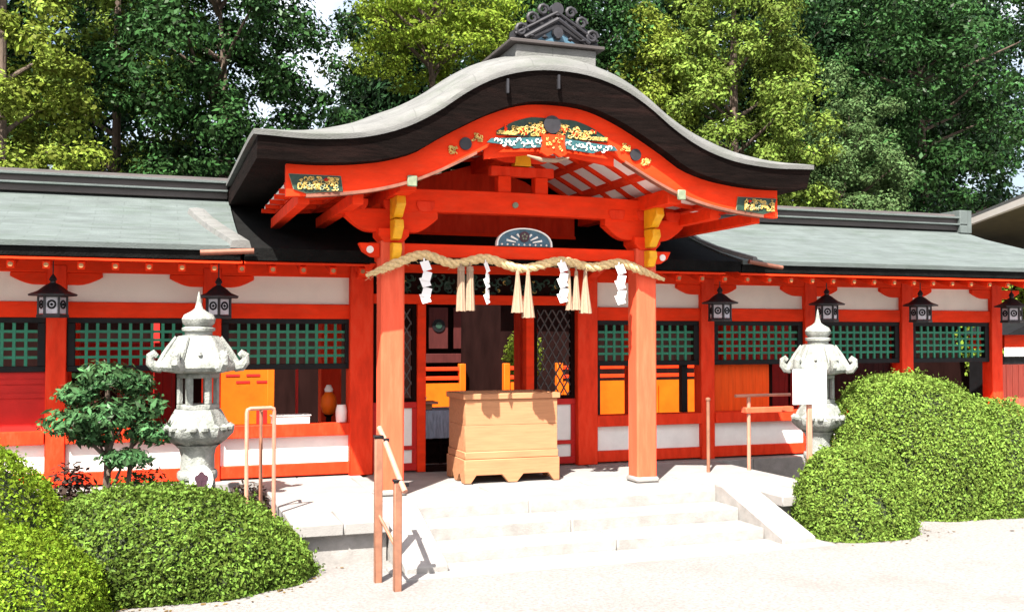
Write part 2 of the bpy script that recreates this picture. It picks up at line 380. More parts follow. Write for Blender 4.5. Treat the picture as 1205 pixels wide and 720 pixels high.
LX = [-7.55, -6.0, -4.46, -2.95]; RX = [3.01, 4.54, 6.08, 7.62]
left = corridor('shrine_corridor', 'red corridor building with green lattice windows, behind the dark clipped tree and carved stone lantern', LX, [(-7.55, -6.0), (-6.0, -4.46), (-4.46, -2.95), (-2.95, -1.36)], -8.2, -2.72)
right = corridor('shrine_corridor', 'red corridor building with green lattice windows, behind the white signboard', RX, [(1.36, 3.01), (3.01, 4.54), (4.54, 6.08), (6.08, 7.62)], 2.9, 7.95, flare=True)
for o in (left, right): o['group'] = 'corridors either side of the porch'
# lower boarding and shutters of the left corridor
for x0, x1, y in ((-7.45, -6.1, .0), (-5.9, -4.56, .0)):
    b = MB(); b.box(x0, x1, y-.02, y+.02, 1.03, 1.62); 
    for z in (1.5, 1.36): b.box(x0, x1, y-.035, y-.02, z, z+.045)
    child(b, 'board_panel', M['crimson'], left)
b = MB()
for i in range(14): b.box(-4.36+i*.105, -4.36+i*.105+.1, 1.98, 2.02, P, 1.9)
child(b, 'board_panel', M['crimson'], left)
b = MB()
for x0, x1 in ((-3.30, -2.95), (-4.36, -3.9)):
    b = MB(); b.box(x0, x1, .6, .66, 1.03, 1.62); child(b, 'dark_shutter', M['dark'], left)
# verge roll where the left corridor roof meets the porch
def verge_band(pts, wd, th, parent):
    b = MB(); vs = []
    for (x, y, z) in pts: vs += [(x-wd/2, y, z-.03), (x-wd/2+.02, y, z+th*.8), (x, y, z+th), (x+wd/2-.02, y, z+th*.8), (x+wd/2, y, z-.03)]
    n = len(pts); fs = [(5*i+k, 5*i+(k+1) % 5, 5*i+5+(k+1) % 5, 5*i+5+k) for i in range(n-1) for k in range(5)]
    b.add(vs, fs+[(4, 3, 2, 1, 0), tuple(range(5*n-5, 5*n))]); return child(b, 'verge_band', M['porchroof'], parent)
verge_band([(-3.10, .4, 3.345), (-3.02, .1, 3.22), (-2.93, -.25, 3.105), (-2.83, -.6, 2.995), (-2.76, -.9, 2.91), (-2.74, -1.10, 2.868)], .20, .05, left)
b = MB(); b.tube([(-3.12, -1.13, 2.78), (-2.62, -1.13, 2.81)], .028, 10); child(b, 'gutter', M['copper'], left)
verge_band([(2.95, .4, 3.345), (2.95, .0, 3.18), (2.96, -.4, 3.055), (3.0, -.75, 2.96), (3.06, -1.09, 2.87)], .09, .035, right)
b = MB(); b.tube([(2.95, -1.13, 2.84), (3.4, -1.13, 2.78)], .025, 10); child(b, 'gutter', M['copper'], right)
# inner rear wall of the right corridor and its dark posts
b = MB()
for i in range(9): b.box(3.12+i*.1, 3.12+i*.1+.097, .095, .13, 1.03, 1.64)
child(b, 'board_panel', M['warmred'], right)
b = MB()
for i in range(13): b.box(4.36+i*.1, 4.36+i*.1+.097, 2.0, 2.04, P, 2.4)
child(b, 'board_panel', M['crimson'], right)
b = MB(); b.box(4.02, 4.14, .2, .26, 1.03, 1.64); child(b, 'dark_shutter', M['dark'], right)
b = MB()
for i in range(19): b.box(5.8+i*.1, 5.8+i*.1+.097, 2.0, 2.04, P, 2.5)
child(b, 'board_panel', M['maroon'], right)
b = MB(); b.box(5.62, 5.78, 2.0, 2.05, P, 1.9); child(b, 'board_panel', M['crimson'], right)
for x0, x1 in ((1.50, 1.60), (2.72, 2.80)):
    b = MB(); b.box(x0, x1, .05, .13, 1.03, 1.62); child(b, 'dark_shutter', M['black'], right)

# ------------------------------------------------------------------ the porch gate
gate = empty('shrine_gate', 'tall vermilion porch with a curved cusped gable roof and open doorway', 'shrine gate', (0, 0, G0))
D = lerp_tab([(0, 4.435), (.36, 4.40), (.72, 4.275), (.93, 4.15), (1.15, 3.99), (1.43, 3.83), (1.73, 3.725), (2.19, 3.66), (2.75, 3.665)])
B = lerp_tab([(0, 4.12), (.34, 4.09), (.66, 3.975), (.93, 3.835), (1.18, 3.69), (1.31, 3.605), (1.55, 3.515), (1.87, 3.455), (2.19, 3.43), (2.75, 3.44)])
Gb = lerp_tab([(0, 3.95), (.40, 3.87), (.7, 3.69), (.95, 3.555), (1.12, 3.47), (1.40, 3.355), (1.65, 3.285), (2.0, 3.225), (2.6, 3.175)])
def lin(a, b_, n): return [a+(b_-a)*i/n for i in range(n+1)]
# roof shell with drooping front lip
ys_ = [(-2.635, -.005), (-2.60, .05), (-2.52, .10), (-2.40, .15), (-2.2, .205), (-2.0, .24), (-1.5, .265), (1.5, .27)]
xs_ = lin(-2.76, 2.76, 64); r_ = MB(); vs = []
for dz in (0, -.045):
    for y, e in ys_:
        for x in xs_:
            k = 1-.85*max(0, (abs(x)-1.6)/1.16)
            vs.append((x, y, D(x)+e*k+dz+.045*(1 if dz == 0 else 1)))
W = len(xs_); K = len(ys_)*W; fs = []
for j in range(len(ys_)-1):
    for i in range(W-1):
        a = j*W+i; fs += [(a, a+1, a+W+1, a+W), (K+a, K+a+W, K+a+W+1, K+a+1)]
    a = j*W; fs += [(a, a+W, K+a+W, K+a)]; a = j*W+W-1; fs += [(a, K+a, K+a+W, a+W)]
for i in range(W-1):
    fs += [(i, K+i, K+i+1, i+1)]; a = (len(ys_)-1)*W+i; fs += [(a, a+1, K+a+1, K+a)]
r_.add(vs, fs); groof = child(r_, 'porch_roof', M['porchroof'], gate)
b = MB(); b.strip(lin(-2.73, 2.73, 60), lambda x: D(x)-.002, lambda x: B(x)+.04, -2.62, 1.45, -2.555); sub(b, 'bark_edge', M['bark'], groof)
b = MB()
for x in (-.52, -.02): # two small iron clips on the edge
    b = MB(); b.box(x-.010, x+.010, -2.633, -2.60, D(x)-.17, D(x)-.04); sub(b, 'iron_clip', M['iron'], groof)
# ridge pedestal and crest ornament
b = MB(); b.box(-.37, .45, -2.42, 1.4, 4.50, 4.715); b.prism([(-.48, 4.45), (-.42, 4.53), (.50, 4.53), (.56, 4.45)], 'y', -2.46, -2.40)
rdg = sub(b, 'porch_ridge', M['porchroof'], groof, .01)
b = MB(); b.box(-.44, .52, -2.47, 1.42, 4.716, 4.75); child(b, 'ridge_cap', M['ridge'], gate, .006)
b = MB(); cx = .04
b.prism([(cx-.44, 4.752), (cx+.44, 4.752), (cx+.43, 4.84), (cx+.30, 4.93), (cx+.16, 5.0), (cx, 5.06), (cx-.16, 5.0), (cx-.30, 4.93), (cx-.43, 4.84)], 'y', -2.40, -2.30)
for s_ in (-1, 1): # stacked scrolls and gable bars of the tile ornament
    b.tube([(cx+s_*.33, -2.44, 4.77), (cx, -2.46, 4.97)], .022, 8); b.tube([(cx+s_*.42, -2.43, 4.80), (cx, -2.44, 5.04)], .016, 8)
    for (dx, z, R) in ((.36, 4.84, .065), (.25, 4.96, .06), (.14, 5.05, .055)):
        pts = [(cx+s_*dx+R*(1-.6*i/10)*cos(i*.75), -2.43, z+R*(1-.6*i/10)*sin(i*.75)) for i in range(11)]
        b.tube(pts, .019, 7)
b.disc((cx, -2.45, 5.07), .062, .08, 16); b.disc((cx, -2.47, 4.84), .05, .06, 16)
for i in range(5): b.lathe([(.0, -.02), (.03, 0), (.0, .03)], (cx-.26+.13*i, -2.45, 4.785), 8)
child(b, 'ridge_ornament', M['iron'], gate)
b = MB(); b.prism([(cx-.20, 4.765), (cx+.20, 4.765), (cx, 4.90)], 'y', -2.408, -2.402); child(b, 'ornament_infill', M['blue'], gate)
# ceiling, ribs, battens
b = MB(); b.strip(lin(-2.42, 2.42, 48), lambda x: B(x)-.06, lambda x: B(x)-.085, -2.22, -.1); child(b, 'ceiling_panel', M['ceil'], gate)
y = -2.12
while y < -.1:
    b = MB(); b.strip(lin(-2.45, 2.45, 48), lambda x: B(x)-.086, lambda x: B(x)-.128, y-.024, y+.024); child(b, 'curved_rib', M['brightred'], gate)
    y += .40
for i in range(-6, 7):
    x = i*.38; b = MB(); z = B(x)-.105; s_ = (B(x+.02)-B(x-.02))/.04
    b.prism([(x-.03, z-.03*s_-.022), (x+.03, z+.03*s_-.022), (x+.03, z+.03*s_+.022), (x-.03, z-.03*s_+.022)], 'y', -2.2, -.12); child(b, 'batten', M['red'], gate)
for s_ in (-1, 1):   # low eave purlins at the sides
    for k, (x, z) in enumerate(((2.30, 3.20), (1.82, 3.22))):
        b = MB(); b.box(s_*x-.05, s_*x+.05, -2.28, -.1, z-.06, z+.05); child(b, 'eave_purlin', M['brightred'], gate, .006)
# bargeboards with trim and carving
b = MB(); b.strip(lin(-2.47, 2.47, 56), lambda x: B(x)+.036, Gb, -2.585, -2.50); barge = child(b, 'bargeboard', M['brightred'], gate); barge.location.y += .17
for s_ in (-1, 1):
    b = MB(); b.strip(sorted(s_*x for x in lin(.75, 2.30, 24)), lambda x: Gb(x)+.016, lambda x: Gb(x)-.012, -2.598, -2.52); sub(b, 'barge_trim', M['copper'], barge)
for s_ in (-1, 1):
    b = MB(); b.use(M['palegreen'])
    x0, x1 = (-2.46, -1.98) if s_ < 0 else (1.98, 2.46)
    o_ = [(s_*2.45, B(2.45)-.05), (s_*2.0, B(2.0)-.06), (s_*1.98, Gb(1.98)+.02), (s_*2.30, Gb(2.3)+.02), (s_*2.41, Gb(2.41)+.06)]
    b.prism(o_, 'y', -2.600, -2.586)
    b.use(M['darkgreen']); b.prism([(p[0]*.985+s_*.033, p[1]*.93+.233) for p in o_], 'y', -2.606, -2.6005)
    b.use(M['gold']); scrolls(b, min(x0, x1)+.09, max(x0, x1)-.04, 3.25, 3.36, -2.61, 52, .024, .0048, 3+s_)
    b.use(M['palegreen']); scrolls(b, min(x0, x1)+.09, max(x0, x1)-.04, 3.25, 3.34, -2.611, 10, .024, .005, 8+s_)
    b.use(M['crimson']); b.lathe([(0, -.02), (.025, 0), (0, .02)], (s_*2.13, -2.612, 3.34), 8)
    sub(b, 'carved_end', None, barge)
    b = MB(); xc = s_*.86; zc = (B(xc)+Gb(xc))/2
    b.use(M['iron']); b.disc((xc, -2.605, zc), .058, .018, 18)
    b.use(M['gold']); 
    for t in (-1, 1): scrolls(b, xc+t*.11-.05, xc+t*.11+.05, zc-t*s_*.065-.035, zc-t*s_*.065+.035, -2.597, 16, .020, .0045, 11+t+s_)
    sub(b, 'barge_medallion', None, barge)
# carved infill below the gable peak with hanging pendant
b = MB(); b.use(M['brightred'])
b.strip(lin(-.66, .66, 20), lambda x: Gb(x)+.02, lambda x: 3.72-.10*(abs(x)/.66), -2.53, -2.49)
b.use(M['gold']); 
for k in range(8): scrolls(b, -.56+k*.14, -.42+k*.14, 3.85, max(3.88, min(4.02, Gb(-.49+k*.14)+.04)), -2.60, 26, .022, .0048, 30+k)
b.use(M['brightred'])
for k in range(7): scrolls(b, -.5+k*.14, -.4+k*.14, 3.86, 3.94, -2.601, 3, .02, .006, 60+k)
b.use(M['darkgreen']); b.strip(lin(-.56, .56, 20), lambda x: min(Gb(x)+.1, 4.03), lambda x: 3.84, -2.592, -2.586)
carv = child(b, 'gable_carving', None, gate); carv.location.y += .17
b = MB(); b.use(M['teal'])
for s_ in (-1, 1):
    b.prism([(s_*.10, 3.84), (s_*.62, 3.80), (s_*.66, 3.76), (s_*.48, 3.75), (s_*.40, 3.72), (s_*.28, 3.73), (s_*.10, 3.75)], 'y', -2.625, -2.60)
    b.use(M['whitepaint'])
    for k in range(13):
        x = .13+.037*k; z = 3.785+.022*sin(k*2.3)-.02*(k/12); R_ = .018
        b.tube([(s_*x+R_*cos(q*.8+k), -2.63, z+R_*sin(q*.8+k)) for q in range(6)], [.004, .007, .009, .009, .007, .004], 5)
    b.use(M['teal'])
sub(b, 'cloud_band', None, carv)
b = MB(); b.disc((-.02, -2.635, 3.965), .085, .04, 24); sub(b, 'peak_boss', M['iron'], carv)
b = MB(); b.use(M['brightred']); b.prism([(-.13, 3.86), (.09, 3.86), (.085, 3.77), (.11, 3.69), (.045, 3.655), (-.02, 3.69), (-.085, 3.655), (-.15, 3.69), (-.125, 3.77)], 'y', -2.675, -2.632)
b.use(M['gold']); scrolls(b, -.10, .06, 3.71, 3.83, -2.68, 16, .018, .004, 77)
sub(b, 'gable_pendant', None, carv)
b = MB(); b.tube([(-.26, -2.60, 3.665), (-.12, -2.61, 3.63), (.02, -2.61, 3.63), (.16, -2.60, 3.665)], [.008, .022, .022, .008], 8); sub(b, 'pendant_scroll', M['paleStraw'], carv)

# pillars of the porch and of the door wall
for s_ in (-1, 1):
    b = MB(); b.box(s_*1.36-.135, s_*1.36+.135, -1.695, -1.425, P-.001, P+.06); child(b, 'plinth_stone', M['paving'], gate, .02)
    b = MB(); x = s_*1.36; c_ = .018
    oct_ = [(x-.115+c_, -1.675), (x+.115-c_, -1.675), (x+.115, -1.675+c_), (x+.115, -1.445-c_), (x+.115-c_, -1.445), (x-.115+c_, -1.445), (x-.115, -1.445-c_), (x-.115, -1.675+c_)]
    b.prism(oct_, 'z', P+.061, 2.90); child(b, 'porch_pillar', M['fadedred'], gate)
    b = MB(); b.box(x-.13, x+.13, -.13, .13, P, 2.95); child(b, 'door_pillar', M['red'], gate, .01)
    b = MB(); b.box(x-.13, x+.13, 1.9, 2.16, P, 3.3); child(b, 'door_pillar', M['red'], gate, .01)
    # bracket set
    b = MB(); b.prism([(x-.09, 2.885), (x+.09, 2.885), (x+.15, 2.95), (x+.15, 3.02), (x-.15, 3.02), (x-.15, 2.95)], 'y', -1.70, -1.42); child(b, 'bearing_block', M['brightred'], gate, .006)
    b = MB(); b.prism(bracket_poly(x, .46, 2.99, 3.215), 'y', -1.625, -1.495); child(b, 'bracket_arm', M['brightred'], gate, .008)
    for dx in (-.33, 0, .33):
        b = MB(); b.prism([(x+dx-.06, 3.20), (x+dx+.06, 3.20), (x+dx+.09, 3.25), (x+dx+.09, 3.30), (x+dx-.09, 3.30), (x+dx-.09, 3.25)], 'y', -1.65, -1.47); child(b, 'bearing_block', M['red'], gate, .004)
    # ochre beam noses to the front
    for z0, z1, d in ((2.70, 2.88, .14), (2.90, 3.10, .22), (3.10, 3.32, .30)):
        b = MB(); pr = [(-1.676, z0), (-1.676-d*.55, z0+.01), (-1.676-d*.8, z0+(z1-z0)*.35), (-1.676-d, z0+(z1-z0)*.55), (-1.676-d*.92, z1-.01), (-1.676, z1)]
        b.prism(pr, 'x', x-.045+.01, x+.045+.01); child(b, 'beam_nose', M['yellow'], gate, .008)
    b = MB(); b.prism([(x+s_*.116, 2.74), (x+s_*.20, 2.75), (x+s_*.28, 2.80), (x+s_*.32, 2.88), (x+s_*.116, 2.88)], 'y', -1.61, -1.51); nz = child(b, 'side_nose', M['brightred'], gate, .006)
    b = MB(); b.disc((x+s_*.215, -1.625, 2.815), .035, .014, 14); sub(b, 'nose_eye', M['whitepaint'], nz)
    # purlins along the depth with pale green metal caps
    b = MB(); b.box(x-.075, x+.075, -2.29, 0, 3.30, 3.45); pu = child(b, 'purlin', M['brightred'], gate, .006)
    b = MB(); b.box(x-.045, x+.045, -2.444, -2.418, 3.32, 3.42); sub(b, 'purlin_cap', M['palegreen'], pu, .008)
    # curved tie to the door wall
    b = MB(); b.strip
    pts = []
    n = 10
    for i in range(n+1):
        t = i/n; pts.append((-1.44+1.31*t, 2.62+.16*sin(pi*t)))
    poly = pts+[(p[0], p[1]+.18) for p in reversed(pts)]
    b.prism(poly, 'x', x-.06, x+.06); child(b, 'curved_tie', M['red'], gate)
b = MB(); b.box(-.07, .07, -2.29, 0, 3.86, 4.0); child(b, 'ridge_purlin', M['brightred'], gate, .006)
# beams between the front pillars
def rainbow(z0, z1, rise, hw, y0, y1, m, nm):
    b = MB(); b.strip(lin(-hw, hw, 24), lambda x: z1+rise*(1-(x/hw)**2), lambda x: z0+rise*1.2*(1-(abs(x)/hw)**3), y0, y1); return child(b, nm, M[m], gate, .006)
rainbow(2.765, 2.885, 0, 1.245, -1.62, -1.50, 'brightred', 'tie_beam')
rainbow(3.19, 3.415, .015, 1.29, -1.635, -1.485, 'brightred', 'rainbow_beam')
rainbow(3.60, 3.70, .0, .34, -1.60, -1.50, 'red', 'upper_beam')
for x in (-.2, .2):
    b = MB(); b.box(x-.07, x+.07, -1.61, -1.49, 3.425, 3.6); child(b, 'strut', M['brightred'], gate, .006)
b = MB(); b.prism([(-.09, 3.71), (.09, 3.71), (.07, 3.86), (-.07, 3.86)], 'y', -1.61, -1.49); child(b, 'strut', M['yellow'], gate, .006)
b = MB(); b.prism(bracket_poly(0, .36, 3.74, 3.84), 'y', -1.60, -1.50); child(b, 'bracket_arm', M['red'], gate, .006)
b = MB(); b.disc((-.1, -1.66, 3.30), .03, .03, 14); child(b, 'beam_stud', M['palegreen'], gate)
# frog-leg strut with blue carving
b = MB(); b.use(M['whitepaint'])
arc = [(.30*cos(pi*i/16), 2.888+.185*sin(pi*i/16)**.8) for i in range(17)]
inn = [(p[0]*.955, 2.888+(p[1]-2.888)*.94) for p in arc]
b.prism(arc+list(reversed(inn)), 'y', -1.655, -1.60)
kae = child(b, 'frog_leg_strut', None, gate)
b = MB(); b.use(M['blue']); b.prism([(p[0], max(p[1], 2.889)) for p in inn], 'y', -1.63, -1.605)
b.use(M['whitepaint'])
for i in range(7):
    a = pi*(.14+.72*i/6); b.tube([(.10*cos(a), -1.635, 2.90+.07*sin(a)), (.21*cos(a), -1.638, 2.895+.125*sin(a))], [.006, .012], 6)
for i in range(9): b.lathe([(0, -.012), (.014, 0), (0, .012)], (-.24+.06*i, -1.64, 2.905), 6)
b.use(M['plum']); b.disc((0, -1.648, 2.985), .055, .02, 18)
b.use(M['palegreen'])
for i in range(5): a = 2*pi*i/5+pi/2; b.disc((.024*cos(a), -1.653, 2.985+.024*sin(a)), .010, .006, 8)
sub(b, 'strut_carving', None, kae)
# frame of the door wall (y about 0)
for z0, z1, y0, y1, m in ((2.70, 2.86, -.07, .07, 'brightred'), (3.03, 3.17, -.07, .07, 'brightred'), (2.345, 2.455, -.08, .06, 'brightred')):
    b = MB(); b.box(-1.229, 1.229, y0, y1, z0, z1); child(b, 'cross_beam', M[m], gate, .006)
b = MB(); b.use(M['dark']); b.box(-1.22, 1.22, -.015, .015, 2.456, 2.699)
b.use(M['darkgreen']); scrolls(b, -1.2, 1.2, 2.47, 2.68, -.02, 90, .05, .011, 5)
b.use(M['gold']); scrolls(b, -1.2, 1.2, 2.49, 2.66, -.024, 9, .03, .006, 6)
child(b, 'transom_carving', None, gate)
b = MB(); b.use(M['dark']); b.box(-1.22, 1.22, -.02, .02, 2.861, 3.029)
b.use(M['darkgreen']); scrolls(b, -1.15, 1.15, 2.88, 3.01, -.024, 60, .045, .010, 15)
b.use(M['gold']); scrolls(b, -1.15, 1.15, 2.89, 3.0, -.028, 14, .03, .007, 16); child(b, 'frieze_carving', None, gate)
b = MB(); b.prism([(-1.23, 3.171), (1.23, 3.171), (1.23, 3.40), (.6, 3.8), (0, 3.98), (-.6, 3.8), (-1.23, 3.40)], 'y', -.03, .02); child(b, 'gable_board', M['red'], gate)
for x in (-.665, .645):
    b = MB(); b.box(x-.05, x+.05, -.075, .055, P, 2.344); child(b, 'door_post', M['brightred'], gate, .006)
for x0, x1 in ((-1.228, -.717), (.697, 1.228)):
    a0, a1, z0, z1 = x0, x1, 1.24, 2.343
    b = MB(); b.box(a0, a0+.05, -.04, .03, z0, z1); b.box(a1-.05, a1, -.04, .03, z0, z1); b.box(a0+.05, a1-.05, -.04, .03, z0, z0+.04); b.box(a0+.05, a1-.05, -.04, .03, z1-.05, z1)
    lf = child(b, 'lattice_door', M['dark'], gate, .003)
    b = MB(); st_ = .10; c0, c1, e0, e1 = a0+.05, a1-.05, z0+.04, z1-.05
    for sg in (1, -1):
        k = -30
        while k < 40:
            # line z = e0 + 1.5*sg*(x-c0) + k*st_*1.5
            pts = []
            for x in (c0, c1):
                pts.append((x, e0+1.7*sg*(x-c0)+k*st_*1.7))
            (xa, za), (xb, zb) = pts
            def cut(xa, za, xb, zb):
                t0, t1 = 0., 1.; dz = zb-za
                for lim, sgn in ((e0, 1), (e1, -1)):
                    fa, fb = sgn*(za-lim), sgn*(zb-lim)
                    if fa < 0 and fb < 0: return None
                    if fa < 0: t0 = max(t0, fa/(fa-fb))
                    if fb < 0: t1 = min(t1, fa/(fa-fb))
                return None if t1-t0 < .03 else ((xa+(xb-xa)*t0, za+dz*t0), (xa+(xb-xa)*t1, za+dz*t1))
            q = cut(xa, za, xb, zb)
            if q: b.bar((q[0][0], -.01+.004*sg, q[0][1]), (q[1][0], -.01+.004*sg, q[1][1]), .012, .020, (0, 1, 0))
            k += 1
    sub(b, 'diamond_lattice', M['ridge'], lf)
    for z0, z1, m, y0, y1, nm in ((P+.02, .55, 'crimson', -.06, .05, 'bottom_rail'), (.70, .745, 'crimson', -.055, .045, 'middle_rail'), (1.17, 1.239, 'crimson', -.06, .05, 'top_rail')):
        b = MB(); b.box(x0, x1, y0, y1, z0, z1); child(b, nm, M[m], gate, .004)
    for z0, z1 in ((.551, .699), (.746, 1.169)):
        b = MB(); b.box(x0+.05, x1-.05, -.025, .025, z0, z1); child(b, 'lower_panel', M['whitepaint'], gate)
        for q0, q1 in ((x0, x0+.049), (x1-.049, x1)):
            b = MB(); b.box(q0, q1, -.05, .04, z0, z1); child(b, 'panel_stile', M['crimson'], gate)
b = MB(); b.box(-.614, .594, -.09, .07, P, P+.06); child(b, 'threshold', M['dark'], gate, .006)
b = MB(); b.box(-1.3, 1.3, -.26, 2.3, G0, P-.003); child(b, 'gate_floor', M['stone'], gate)
# corridor roof strip beneath the porch gable, porch roof's shadow painted in as near-black
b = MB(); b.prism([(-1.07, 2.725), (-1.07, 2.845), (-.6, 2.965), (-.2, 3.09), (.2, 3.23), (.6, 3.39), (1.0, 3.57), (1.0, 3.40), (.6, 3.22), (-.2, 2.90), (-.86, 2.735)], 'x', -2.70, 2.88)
child(b, 'lower_roof', M['bark_and_shade'], gate)
b = MB(); b.prism([(1.002, 3.57), (2.96, 2.87), (2.96, 2.735), (1.002, 3.40)], 'x', -2.70, 2.88); child(b, 'lower_roof', M['bark_and_shade'], gate)
for s_ in (-1, 1):
    for k in range(5):
        x = s_*(1.52+.3*k); b = MB(); b.bar((x, -.98, 2.640), (x, .9, 2.640+1.88*.3), .065, .075); rf = child(b, 'rafter', M['brightred'], gate, .004)
        b = MB(); b.disc((x, -.994, 2.642), .022, .012, 10); sub(b, 'end_cap', M['capgold'], rf)
    b = MB(); b.box(*(sorted((s_*1.235, s_*2.9))), -.086, .084, 2.628, 2.79); child(b, 'eave_beam', M['brightred'], gate) if False else None
    b = MB(); b.prism([(-1.03, 2.690), (1.0, 2.690+2.03*.3), (1.0, 2.712+2.03*.3), (-1.03, 2.712)], 'x', *sorted((s_*1.45, s_*2.70))); child(b, 'eave_boarding', M['brightred'], gate)

# ------------------------------------------------------------------ rope, paper streamers, tassels
pts = [(-1.62, -1.66, 2.56), (-1.50, -1.74, 2.61), (-1.33, -1.76, 2.685), (-1.08, -1.76, 2.765), (-.77, -1.76, 2.685), (-.45, -1.76, 2.745), (-.07, -1.76, 2.655), (.34, -1.76, 2.74), (.68, -1.76, 2.685), (1.0, -1.76, 2.735), (1.26, -1.76, 2.66), (1.55, -1.70, 2.575)]
def catmull(P_, n=14):
    P_ = [Vector(p) for p in P_]; out = []
    for i in range(len(P_)-1):
        p0, p1, p2, p3 = P_[max(i-1, 0)], P_[i], P_[i+1], P_[min(i+2, len(P_)-1)]
        for k in range(n):
            t = k/n; out.append(.5*((2*p1)+(p2-p0)*t+(2*p0-5*p1+4*p2-p3)*t*t+(3*p1-p0-3*p2+p3)*t**3))
    out.append(P_[-1]); return out
path = catmull(pts); b = MB(); arc_ = 0
strands = [[], [], []]; rad = []
for i, p in enumerate(path):
    if i: arc_ += (p-path[i-1]).length
    d = (path[min(i+1, len(path)-1)]-path[max(i-1, 0)]).normalized(); u = Vector((0, 1, 0)); v = d.cross(u).normalized(); t = i/(len(path)-1)
    R = .0085+.015*min(1, t*7, (1-t)*9)
    rad.append(R*1.08)
    for k in range(3):
        a = arc_*26+k*2*pi/3; strands[k].append(p+(u*cos(a)+v*sin(a))*R)
for s_ in strands: b.tube(s_, rad, 8)
for _ in range(260):   # loose straw ends
    p = random.choice(path[4:-4]); a = random.uniform(0, 2*pi); q = p+Vector((random.uniform(-.01, .01), cos(a)*.03, sin(a)*.03)); L_ = random.uniform(.02, .06)
    b.tube([q, q+Vector((random.choice((-1, 1))*L_*.8, cos(a)*L_*.35, sin(a)*L_*.4-.01))], [.0022, .0012], 3)
o = b.build('twisted_rope', M['straw']); tag(o, 'thick twisted straw rope swagged across the two front pillars of the porch', 'rope')

def paper(x, label, z=2.70, wd=.085, turn=0, sc_=1):
    b = MB(); hs = .090*sc_; off = [.0, .04, -.005, .04, -.005]
    top = z
    b.box(-.008, .008, -.002, .002, -.02, .03)
    zz = -.01
    for k in range(5):
        x0 = off[k]-wd/2; sg = 1 if k % 2 == 0 else -1
        # each fold: a leaning parallelogram, pinched at the joint
        vsq = [(x0, 0, zz), (x0+wd, 0, zz+.022*sg), (x0+wd+.03*sg, -.02, zz-hs+.022*sg), (x0+.03*sg, -.02, zz-hs)]
        vsq2 = [(p[0], p[1]+.003, p[2]) for p in vsq]
        b.add(vsq+vsq2, [(0, 1, 2, 3), (7, 6, 5, 4), (0, 4, 5, 1), (1, 5, 6, 2), (2, 6, 7, 3), (3, 7, 4, 0)])
        zz -= hs*.86
    o = b.build('paper_streamer', M['white'], smooth=False, loc=(x, -1.815, top)); o.rotation_euler = (0, 0, turn)
    tag(o, label, 'paper streamer', 'paper streamers on the rope')
paper(-1.09, 'white zigzag paper streamer beside the lit porch pillar and left of all tassels')
paper(-.47, 'narrow white zigzag paper streamer turned edgewise, right after the straight hemp bundle', wd=.06, turn=.7)
paper(.33, 'white zigzag paper streamer between the middle tassels and the cluster of three tassels', 2.72)
paper(.97, 'white zigzag paper streamer hanging before a plaster panel, past every tassel', 2.71, wd=.09)

def tassel(x, z1, z0, r0, r1, label, y=-1.80, lean=0):
    b = MB(); n = 20; vs = []; rows = 7
    for j in range(rows):
        t = j/(rows-1); z = -(z1-z0)*t; r = r0+(r1-r0)*t**1.3
        for i in range(n):
            rr = r*(1+.16*(i % 2)+(.05*random.random()))
            vs.append((lean*t+rr*cos(2*pi*i/n), rr*sin(2*pi*i/n), z-(.012*random.random() if j == rows-1 else 0)))
    fs = [(j*n+i, j*n+(i+1) % n, (j+1)*n+(i+1) % n, (j+1)*n+i) for j in range(rows-1) for i in range(n)]+[tuple(range(n-1, -1, -1)), tuple(range((rows-1)*n, rows*n))]
    b.add(vs, fs); b.tube([(0, 0, -.01), (0, .01, .05)], .008, 6)
    b.lathe([(r0*1.25, -.05), (r0*1.4, -.035), (r0*1.25, -.02)], (0, 0, 0), 12)
    o = b.build('hemp_tassel', M['paleStraw'], smooth=False, loc=(x, y, z1)); tag(o, label, 'tassel', 'hemp tassels hanging from the rope')
tassel(-.715, 2.66, 2.23, .028, .042, 'straight hemp bundle, first tassel from the lit porch pillar')
tassel(-.625, 2.66, 2.235, .028, .042, 'straight hemp bundle touching the narrow edgewise paper streamer side')
tassel(-.13, 2.63, 2.22, .014, .055, 'flared hemp tassel in shade, in the middle pair over the offering box')
tassel(-.02, 2.63, 2.17, .014, .058, 'longest flared hemp tassel with bright white tip, middle of the rope')
tassel(.42, 2.64, 2.25, .012, .03, 'thin short hemp tassel next to a zigzag streamer, in the cluster of three')
tassel(.50, 2.64, 2.25, .014, .042, 'middle tassel of the cluster of three, slightly flared')
tassel(.60, 2.64, 2.22, .014, .056, 'wide flared hemp tassel, outer one of the cluster of three')

# ------------------------------------------------------------------ offering box
ob = empty('offering_box', 'large pale cypress wood offering box with scalloped foot in front of the doorway', 'offering box', (.04, -.84, P))
x0, x1, y0, y1 = -.475, .555, -1.15, -.53
b = MB()
for z0_, z1_ in ((.781, 1.0495), (1.0515, 1.319)): b.box(x0+.002, x1-.002, y0, y0+.03, z0_, z1_); b.box(x0+.002, x1-.002, y1-.03, y1, z0_, z1_); b.box(x0, x0+.03, y0+.031, y1-.031, z0_, z1_); b.box(x1-.03, x1, y0+.031, y1-.031, z0_, z1_)
b.box(x0+.012, x1-.012, y0+.012, y1-.012, .782, 1.316); child(b, 'box_body', M['hinoki'], ob, .003)
if 0: b = MB(); b.add([(x0+.004, y0+.004, .78), (x1-.004, y0+.004, .78), (x1-.004, y1-.004, .78), (x0+.004, y1-.004, .78), (x0, y0, 1.32), (x1, y0, 1.32), (x1, y1, 1.32), (x0, y1, 1.32)],
              [(0, 1, 5, 4), (1, 2, 6, 5), (2, 3, 7, 6), (3, 0, 4, 7), (0, 3, 2, 1), (4, 5, 6, 7)])
b = MB()
